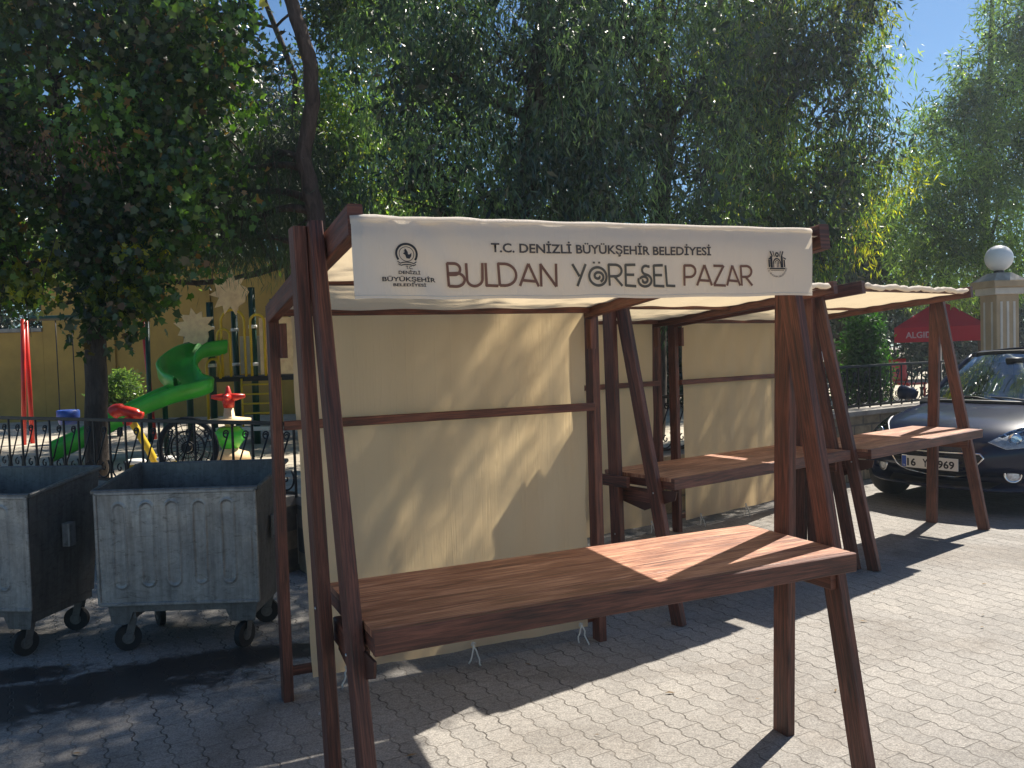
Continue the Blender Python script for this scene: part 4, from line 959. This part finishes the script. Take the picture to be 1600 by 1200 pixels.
for i, p in enumerate(sp):
    d = (sp[min(i + 1, len(sp) - 1)] - sp[max(i - 1, 0)]); d.z = 0; d.normalize(); sd = Vector((-d.y, d.x, 0))
    rows.append([m.bm.verts.new(p + sd * a_ + Vector((0, 0, b_))) for a_, b_ in ((-.27, .16), (-.25, .19), (-.22, .17), (-.20, .04), (-.12, 0), (.12, 0), (.20, .04), (.22, .17), (.25, .19), (.27, .16), (.25, .0), (.15, -.04), (-.15, -.04), (-.25, 0))])
for A, B in zip(rows, rows[1:]):
    for k in range(14): m.face([A[k], A[(k+1) % 14], B[(k+1) % 14], B[k]], smooth=True)
m.build('chute', 'green', r)
MB().tube([(-.35, -.15, 0), (-.35, -.15, .68)], .035, 10).build('support', 'dgreen', r)
# spinner with red star seat
r = empty('spinner_toy', (-3.50, 10.5, PARK_Z), 0, 'spinning toy with red star grip over an orange disc', 'play equipment')
MB().lathe([(.24, 0), (.22, .10), (.10, .14), (.10, .16)], seg=24).build('foot', 'orange', r)
MB().lathe([(.10, .162), (.17, .26), (.18, .36), (.12, .42)], seg=24).build('bowl', 'green', r)
MB().lathe([(.05, .422), (.06, .46), (.26, .49), (.26, .52), (.07, .55), (.055, .66)], seg=24).build('disc', 'orange', r)
m = MB(); m.lathe([(.06, .662), (.075, .74), (.05, .80), (.02, .92), (.004, .93)], seg=18)
for k in range(4):
    t = k * math.pi / 2 + .15; m.tube([(0, 0, .79), (.09 * math.cos(t), .09 * math.sin(t), .79), (.20 * math.cos(t), .20 * math.sin(t), .80)], [.05, .045, .022], 10)
m.build('star_grip', 'red', r)
# wheel net
r = empty('spoked_wheel', (-3.45, 9.0, PARK_Z + .335), 0, 'large dark spoked wheel standing behind the fence by the slide', 'play equipment'); r.scale = (.88,) * 3
m = MB()
m.tube([(.34 * math.cos(t), 0, .34 * math.sin(t)) for t in [k * math.pi / 18 for k in range(36)]], .036, 10, closed=True); m.build('tyre', 'rubber', r)
m = MB()
for rr_, w_ in ((.27, .006), (.20, .012), (.13, .006), (.07, .012)): m.tube([(rr_ * math.cos(t), 0, rr_ * math.sin(t)) for t in [k * math.pi / 14 for k in range(28)]], w_, 6, closed=True)
for k in range(24):
    t = k * math.pi / 12; m.tube([(.06 * math.cos(t), 0, .06 * math.sin(t)), (.31 * math.cos(t), 0, .31 * math.sin(t))], .005, 5)
m.build('spokes', 'iron', r)
MB().tube([(0, -.05, 0), (0, .05, 0)], .05, 12).build('hub', 'iron', r)
# yellow see-saw arm with a red saddle
r = empty('rocking_toy', (-4.1, 9.55, PARK_Z), 0, 'bent yellow tube toy with a red saddle right of the maple trunk', 'play equipment')
MB().tube(cr([(.09, 0, .0), (.05, 0, .16), (-.06, 0, .38), (-.16, 0, .56), (-.24, 0, .64)]), .042, 12).build('arm', 'yellow', r)
MB().tube(cr([(-.40, 0, .68), (-.33, 0, .725), (-.20, 0, .70), (-.08, 0, .66), (-.05, 0, .65)]), [.02] + [.075] * 8 + [.06] * 8 + [.045] * 7 + [.01], 12).build('saddle', 'red', r)
MB().tube([(-.2, -.08, .60), (-.2, .08, .60)], .05, 10).build('pivot', 'red', r)
for k, (x, y, h, lab) in enumerate(((-4.12, 9.25, .18, 'yellow stump seat left of the bent yellow tube'), (-3.78, 9.25, .20, 'yellow stump seat right of the bent yellow tube'))):
    r = empty('stump_seat', (x, y, PARK_Z), 0, lab, 'stump', 'yellow stump seats')
    MB().lathe([(.10, 0), (.095, h - .03)], seg=18).build('stump', 'yellow', r)
    MB().lathe([(.10, h - .029), (.11, h), (.09, h + .02)], seg=18).build('seat', 'white', r)
# swing
r = empty('swing_set', (-6.9, 13.6, PARK_Z), 0, 'swing frame with red and green posts in front of the ochre wall', 'swing')
for x, y, mt in ((-.86, .12, 'red'), (-.86, -.12, 'red'), (1.08, .2, 'red'), (1.22, -.3, 'dgreen')):
    MB().tube([(x, y, 0), (x + (.04 if x < 0 else -.05), y * .3, 2.0)], .036, 10).build('post', mt, r)
MB().tube([(-.75, 0, 2.0), (1.25, 0, 2.0)], .04, 10).build('top_bar', 'dgreen', r)
for x, mt in ((-.20, 'blue'), (.25, 'red')):
    for dx in (-.13, .13): MB().tube([(x + dx, 0, 1.98), (x + dx, 0, .50)], .008, 6).build('chain', 'iron', r)
    m = MB(); m.lathe([(.13, 0), (.17, .12), (.17, .22), (.15, .23)], (x, 0, .30), 16); m.build('seat', mt, r)

# ------------------------------------------------------------------ red parasol and its surroundings
r = empty('parasol', (8.15, 16.2, PARK_Z), -0.466, 'red square parasol with pale printed valance beyond the fence', 'parasol')
MB().tube([(0, 0, 0), (0, 0, 2.1)], .025, 10).build('pole', 'white', r)
m = MB(); S_ = .76; top = m.bm.verts.new((0, 0, 1.98)); cs = [m.bm.verts.new(p) for p in ((-S_, -S_, 1.46), (S_, -S_, 1.46), (S_, S_, 1.46), (-S_, S_, 1.46))]
lo = [m.bm.verts.new(v.co + Vector((0, 0, -.27))) for v in cs]
for k in range(4): m.face([cs[k], cs[(k+1) % 4], top]); m.face([lo[k], lo[(k+1) % 4], cs[(k+1) % 4], cs[k]])
cvr = m.build('canopy', 'parasol', r, solid=.006)
text_obj('lettering', 'ALGIDA', .17, 'pink_print', cvr, lambda x, y: Vector((x - .30, -S_ - .008, 1.27 + y)), bold=.004, width=.54, height=.115)
r = empty('plastic_chair', (7.25, 15.6, PARK_Z), .4, 'red plastic chair under the parasol', 'chair')
MB().box((-.22, -.22, .42), (.22, .22, .46), .01).build('seat', 'red', r)
MB().grid(lambda a_, b_: Vector((-.22 + .44 * a_, .20 + .05 * b_ - .05 * math.sin(math.pi * a_) * -1, .47 + .42 * b_)), 8, 6).build('backrest', 'red', r, solid=.02)
for x in (-.2, .2):
    for y in (-.2, .2): MB().beam((x, y, 0), (x * .95, y * .95, .42), .035, .03, (1, 0, 0)).build('leg', 'red', r)
# overhead cable at the top right corner
m = MB(); m.tube([(6.6 + 4.5 * t, 14 + 1.0 * t, 8.55 - 1.15 * t - .5 * t * (1 - t)) for t in [k / 16 for k in range(17)]], .008, 5)
tag(m.build('overhead_cable', 'iron'), 'thin cable crossing the sky in the top right corner', 'cable')

# ------------------------------------------------------------------ parked car
PHI = rad(54)
fwd = Vector((-math.sin(PHI), -math.cos(PHI), 0)); nose = Vector((4.06, 8.30, 0)); CS = 1.07; cpos = nose - fwd * 1.95 * CS
car = empty('parked_car', cpos, math.atan2(fwd.y, fwd.x), 'dark blue hatchback parked behind the farthest stall', 'car'); car.scale = (CS, CS, CS)
ST_ = [  # x, halfwidth, z top centre, z top edge, z bottom, pull back at the side
 (-1.95, .60, .70, .66, .34, .10), (-1.90, .74, .90, .84, .24, .06), (-1.70, .82, 1.00, .93, .20, .0), (-1.0, .85, .98, .92, .17, 0), (-.2, .855, .96, .91, .17, 0), (.55, .855, .96, .90, .17, 0),
 (.85, .85, .95, .875, .17, 0), (1.15, .845, .915, .83, .18, .02), (1.45, .835, .86, .765, .19, .06), (1.70, .81, .785, .695, .20, .14), (1.84, .79, .70, .64, .21, .22), (1.93, .77, .60, .56, .22, .29), (1.955, .74, .48, .46, .24, .31), (1.94, .70, .36, .35, .27, .31)]
m = MB(); rings = []
for (x, w, zc, ze, zb, pull) in ST_:
    half = [(0, zc), (.42 * w, zc - .006), (.74 * w, zc * .65 + ze * .35), (.93 * w, ze), (w, ze - (ze - zb) * .22), (w, ze - (ze - zb) * .55), (.985 * w, zb + (ze - zb) * .18), (.93 * w, zb), (.5 * w, zb - .0), (0, zb)]
    ring = [(x - pull * (y / w) ** 2.4, y, z) for y, z in half] + [(x - pull * (y / w) ** 2.4, -y, z) for y, z in reversed(half[1:-1])]
    rings.append([m.bm.verts.new(p) for p in ring])
N_ = len(rings[0])
for A, B in zip(rings, rings[1:]):
    for k in range(N_): m.face([A[k], A[(k+1) % N_], B[(k+1) % N_], B[k]], smooth=True)
m.face(rings[0][::-1]); m.face(rings[-1])
bmesh.ops.recalc_face_normals(m.bm, faces=m.bm.faces)
body = m.build('body', 'paint', car, subsurf=3)
bpy.context.view_layer.update()
dg = bpy.context.evaluated_depsgraph_get()
ev = body.evaluated_get(dg); tmp = ev.to_mesh(); bvh = BVHTree.FromPolygons([v.co.copy() for v in tmp.vertices], [list(p.vertices) for p in tmp.polygons]); ev.to_mesh_clear()
def onfront(y, z, off=.005):
    h = bvh.ray_cast(Vector((4, y, z)), Vector((-1, 0, 0)))
    if h[0] is None: h = bvh.find_nearest(Vector((1.6, y, z)))
    return h[0] + h[1] * off if h[1].x > 0 else h[0] - h[1] * off
def patch(name, poly, mat, off=.006, thick=.02, parent=car, cuts=3, smooth=True):
    b = bmesh.new(); vs = [b.verts.new((0, y, z)) for y, z in poly]; f = b.faces.new(vs)
    bmesh.ops.triangulate(b, faces=b.faces); bmesh.ops.subdivide_edges(b, edges=b.edges, cuts=cuts, use_grid_fill=True)
    for v in b.verts: v.co = onfront(v.co.y, v.co.z, off)
    ext = bmesh.ops.extrude_face_region(b, geom=list(b.faces))
    for v in [g for g in ext['geom'] if isinstance(g, bmesh.types.BMVert)]: v.co.x += .0; 
    bot = [v for v in b.verts if v not in set(g for g in ext['geom'] if isinstance(g, bmesh.types.BMVert))]
    for v in bot: v.co.x -= thick
    bmesh.ops.recalc_face_normals(b, faces=b.faces)
    mm = MB(); mm.bm.free(); mm.bm = b
    return mm.build(name, mat, parent)
def strip(name, line, rr, mat, off=.006, parent=car, closed=False):
    return MB().tube([onfront(y, z, off) for y, z in line], rr, 8, closed=closed).build(name, mat, parent)
def dense(line, n=6):
    o = []
    for a_, b_ in zip(line, line[1:]):
        for k in range(n): o.append((a_[0] + (b_[0] - a_[0]) * k / n, a_[1] + (b_[1] - a_[1]) * k / n))
    return o + [line[-1]]
mouth = [(-.40, .555), (.40, .555), (.43, .52), (.30, .36), (.12, .315), (-.12, .315), (-.30, .36), (-.43, .52)]
g_ = patch('grille', mouth, 'trim', .004, .02)
strip('grille_surround', dense(mouth + [mouth[0]]), .0085, 'chrome', .006)
for zz in (.35, .385, .42, .455, .49, .525):
    ww = .40 if zz > .5 else .12 + (zz - .315) * 1.45
    MB().tube([onfront(-ww + 2 * ww * k / 12, zz, .008) for k in range(13)], .004, 6).build('grille_bar', 'trim', g_)
patch('lower_intake', [(-.50, .285), (.50, .285), (.46, .245), (-.46, .245)], 'trim', .004, .02)
for s_ in (-1, 1):
    hl = [(s_ * .44, .655), (s_ * .56, .735), (s_ * .70, .80), (s_ * .765, .80), (s_ * .775, .70), (s_ * .72, .62), (s_ * .58, .60)]
    h_ = patch('headlight', hl, 'reflector', .004, .03)
    p0 = onfront(s_ * .62, .68, .012); MB().lathe([(.055, 0), (.05, .012), (.02, .004)], p0, 18, axis=(.9, s_ * .35, .1)).build('bulb_ring', 'chrome', h_)
    patch('headlight_cover', hl, 'lamp_glass', .022, .004, h_)
    fl = onfront(s_ * .60, .375, .003); fr = MB(); ax_ = Vector((.85, s_ * .52, 0))
    fr.lathe([(.070, -.02), (.074, .010), (.060, .014), (.052, -.004)], fl, 22, axis=ax_); fo = fr.build('fog_lamp', 'chrome', car)
    MB().lathe([(.050, .0), (.046, .012), (.01, .016)], fl, 18, axis=ax_).build('lens', 'reflector', fo)
# plate
pc = onfront(0, .455, .022)
pl = empty('number_plate', pc, 0); pl.parent = car
MB().box((-.006, -.26, -.056), (.004, .26, .056), .002).build('plate_board', 'plate', pl)
MB().box((.0045, .215, -.052), (.0055, .256, .052), .0002).build('blue_strip', 'blue', pl)
pm = lambda yy: (lambda x, y: Vector((.0062, yy + x * -1, -.036 + y)))
def ptext(t, yc, w_, h_=.072, z=-.036, mat='ink_black', b_=.0022):
    text_obj('lettering', t, .08, mat, pl, lambda x, y: Vector((.0065, yc + x, z + y)), bold=b_, width=w_, height=h_)
# seen from ahead of the car the text runs along +y of the car
ptext('16', -.165, .082); ptext('Y', -.035, .05); ptext('969', .155, .15)
ptext('TR', -.236, .022, .016, -.045, 'white', 0)
for o in [c for c in pl.children if c.name.startswith('blue_strip')]: o.location.y = -.472
# badge and bonnet crease lines
bd = onfront(0, .65, .006); MB().lathe([(.035, 0), (.034, .006), (.01, .009)], bd, 18, axis=(.8, 0, .55)).build('badge', 'chrome', car)
# glasshouse
base_o = [(.93, 0), (.88, .35), (.76, .62), (.62, .765), (-.2, .79), (-1.2, .77), (-1.72, .66), (-1.80, .3), (-1.82, 0)]
top_o = [(.10, 0), (.08, .28), (.03, .47), (-.06, .565), (-.35, .60), (-1.1, .575), (-1.42, .49), (-1.48, .25), (-1.49, 0)]
ZB = lambda i: [.945, .94, .925, .90, .90, .91, .93, .95, .955][i]
ZT_ = lambda i: [1.425, 1.42, 1.405, 1.39, 1.41, 1.41, 1.38, 1.40, 1.40][i]
def side_pt(i, t, s_):
    bx_, by_ = base_o[i]; tx_, ty_ = top_o[i]; e = t ** .92
    bulge = .03 * math.sin(math.pi * t)
    return Vector((bx_ + (tx_ - bx_) * e, s_ * (by_ + (ty_ - by_) * e + bulge * (1 if 0 < by_ else 0) * .6), ZB(i) + (ZT_(i) - ZB(i)) * t + bulge * .2))
def pane(name, i0, i1, both, mat='glass', t0=.0, t1=1.0):
    for s_ in ((1, -1) if both else (1,)):
        m = MB(); idx = list(range(i0, i1 + 1))
        colx = [[m.bm.verts.new(side_pt(i, t0 + (t1 - t0) * k / 8, s_)) for k in range(9)] for i in idx]
        for A, B in zip(colx, colx[1:]):
            for k in range(8): m.face([A[k], B[k], B[k+1], A[k+1]], smooth=True)
        m.build(name, mat, car)
m = MB(); seq = [(i, -1) for i in (3, 2, 1)] + [(0, 1)] + [(i, 1) for i in (1, 2, 3)]
colx = [[m.bm.verts.new(side_pt(i, k / 8, s_)) for k in range(9)] for i, s_ in seq]
for A, B in zip(colx, colx[1:]):
    for k in range(8): m.face([A[k], B[k], B[k+1], A[k+1]], smooth=True)
m.build('windscreen', 'glass', car, subsurf=2)
pane('side_window', 3, 6, True)
m = MB(); seq = [(i, -1) for i in (6, 7)] + [(8, 1)] + [(i, 1) for i in (7, 6)]
colx = [[m.bm.verts.new(side_pt(i, k / 8, s_)) for k in range(9)] for i, s_ in seq]
for A, B in zip(colx, colx[1:]):
    for k in range(8): m.face([A[k], B[k], B[k+1], A[k+1]], smooth=True)
m.build('rear_window', 'glass', car)
# roof skin
m = MB()
rows = []
for i in range(9):
    x_, y_ = top_o[i]; z_ = ZT_(i)
    rows.append([m.bm.verts.new((x_, y_ * k / 4, z_ + .035 * (1 - (k / 4) ** 2) * (1 if 0 < i < 8 else .6) + .012)) for k in range(-4, 5)] if y_ > 0 else None)
rows = [q for q in rows if q]
for A, B in zip(rows, rows[1:]):
    for k in range(8): m.face([A[k], A[k+1], B[k+1], B[k]], smooth=True)
m.build('roof', 'paint', car, solid=.02, subsurf=2)
for s_ in (-1, 1):
    MB().tube([side_pt(3, k / 8, s_) for k in range(9)], [.045, .04, .035, .032, .03, .03, .03, .03, .03], 8).build('pillar', 'paint', car)
    MB().tube([side_pt(6, k / 8, s_) for k in range(9)], .06, 8).build('pillar', 'paint', car)
    MB().tube([(side_pt(4, k / 8, s_) + side_pt(5, k / 8, s_)) / 2 for k in range(9)], .028, 8).build('pillar', 'trim', car)
    MB().tube([side_pt(i, 1, s_) + Vector((0, 0, .0)) for i in (2, 3, 4, 5, 6)], .028, 8).build('roof_rail', 'paint', car)
    mi = MB(); mi.tube([(.60, s_ * .86, .98), (.60, s_ * .93, 1.0), (.59, s_ * 1.03, 1.01), (.59, s_ * 1.06, 1.01)], [.045, .075, .08, .03], 12); mo = mi.build('mirror', 'paint', car)
    MB().tube([(.55, s_ * .93, 1.0), (.53, s_ * 1.01, 1.01)], [.06, .06], 12).build('mirror_glass', 'chrome', mo)
MB().tube([side_pt(i, 1, s_) for i, s_ in ((3, -1), (2, -1), (1, -1), (0, 1), (1, 1), (2, 1), (3, 1))], .02, 8).build('windscreen_header', 'trim', car)
MB().tube([side_pt(i, 0, s_) + Vector((.015, 0, .004)) for i, s_ in ((3, -1), (2, -1), (1, -1), (0, 1), (1, 1), (2, 1), (3, 1))], .022, 8).build('cowl', 'trim', car)
for y0, y1 in ((-.30, -.62), (.10, -.40)):
    w_ = MB(); a_, b_ = Vector((.93 - abs(y0) * .2, y0 + .35, .965)), Vector((.80, y1 + .35 , .99))
    w_.tube([a_, (a_ + b_) / 2 + Vector((.0, 0, .012)), b_], .008, 6); w_.build('wiper', 'trim', car)
# cabin
MB().box((-1.4, -.7, .60), (.80, .7, .64), .01).build('cabin_floor', 'cloth_dark', car)
m = MB(); m.beam((.62, -.70, .90), (.62, .70, .90), .14, .40, (0, 0, 1), .04); m.build('dashboard', 'cloth_dark', car)
for y_ in (-.36, .36):
    m = MB(); m.beam((-.12, y_, .74), (-.12 - .12, y_, 1.15), .46, .14, (0, 1, 0), .04); m.beam((-.25, y_, 1.17), (-.27, y_, 1.30), .24, .10, (0, 1, 0), .03); m.build('seat', 'cloth_dark', car)
MB().tube([(.36 + .05 * math.sin(t), .36 + .17 * math.cos(t), .98 + .16 * math.sin(t)) for t in [k * math.pi / 10 for k in range(20)]], .014, 8, closed=True).build('steering_wheel', 'trim', car)
MB().tube([(.25, -.08, 1.34), (.25, .08, 1.34)], .028, 8).build('rear_view_mirror', 'trim', car)
for x_ in (1.24, -1.24):
    for s_ in (-1, 1):
        w = empty('wheel', (x_, s_ * .77, .30), 0); w.parent = car
        MB().lathe([(.18, -.09), (.28, -.095), (.30, -.06), (.30, .06), (.28, .095), (.18, .09)], seg=28, axis=(0, 1, 0)).build('tyre', 'rubber', w)
        m = MB(); m.lathe([(.18, -.05), (.185, .06), (.16, .07), (.15, .04), (.05, .05), (.02, .06)], seg=28, axis=(0, s_, 0)); m.build('rim', 'tyre_steel', w)
        # dark wheel arch lip standing proud of the body side
        MB().tube([(x_ + .335 * math.cos(t), s_ * .848, .30 + .335 * math.sin(t)) for t in [rad(-5 + k * 190 / 16) for k in range(17)]], .016, 6).build('wheel_arch', 'trim', car)
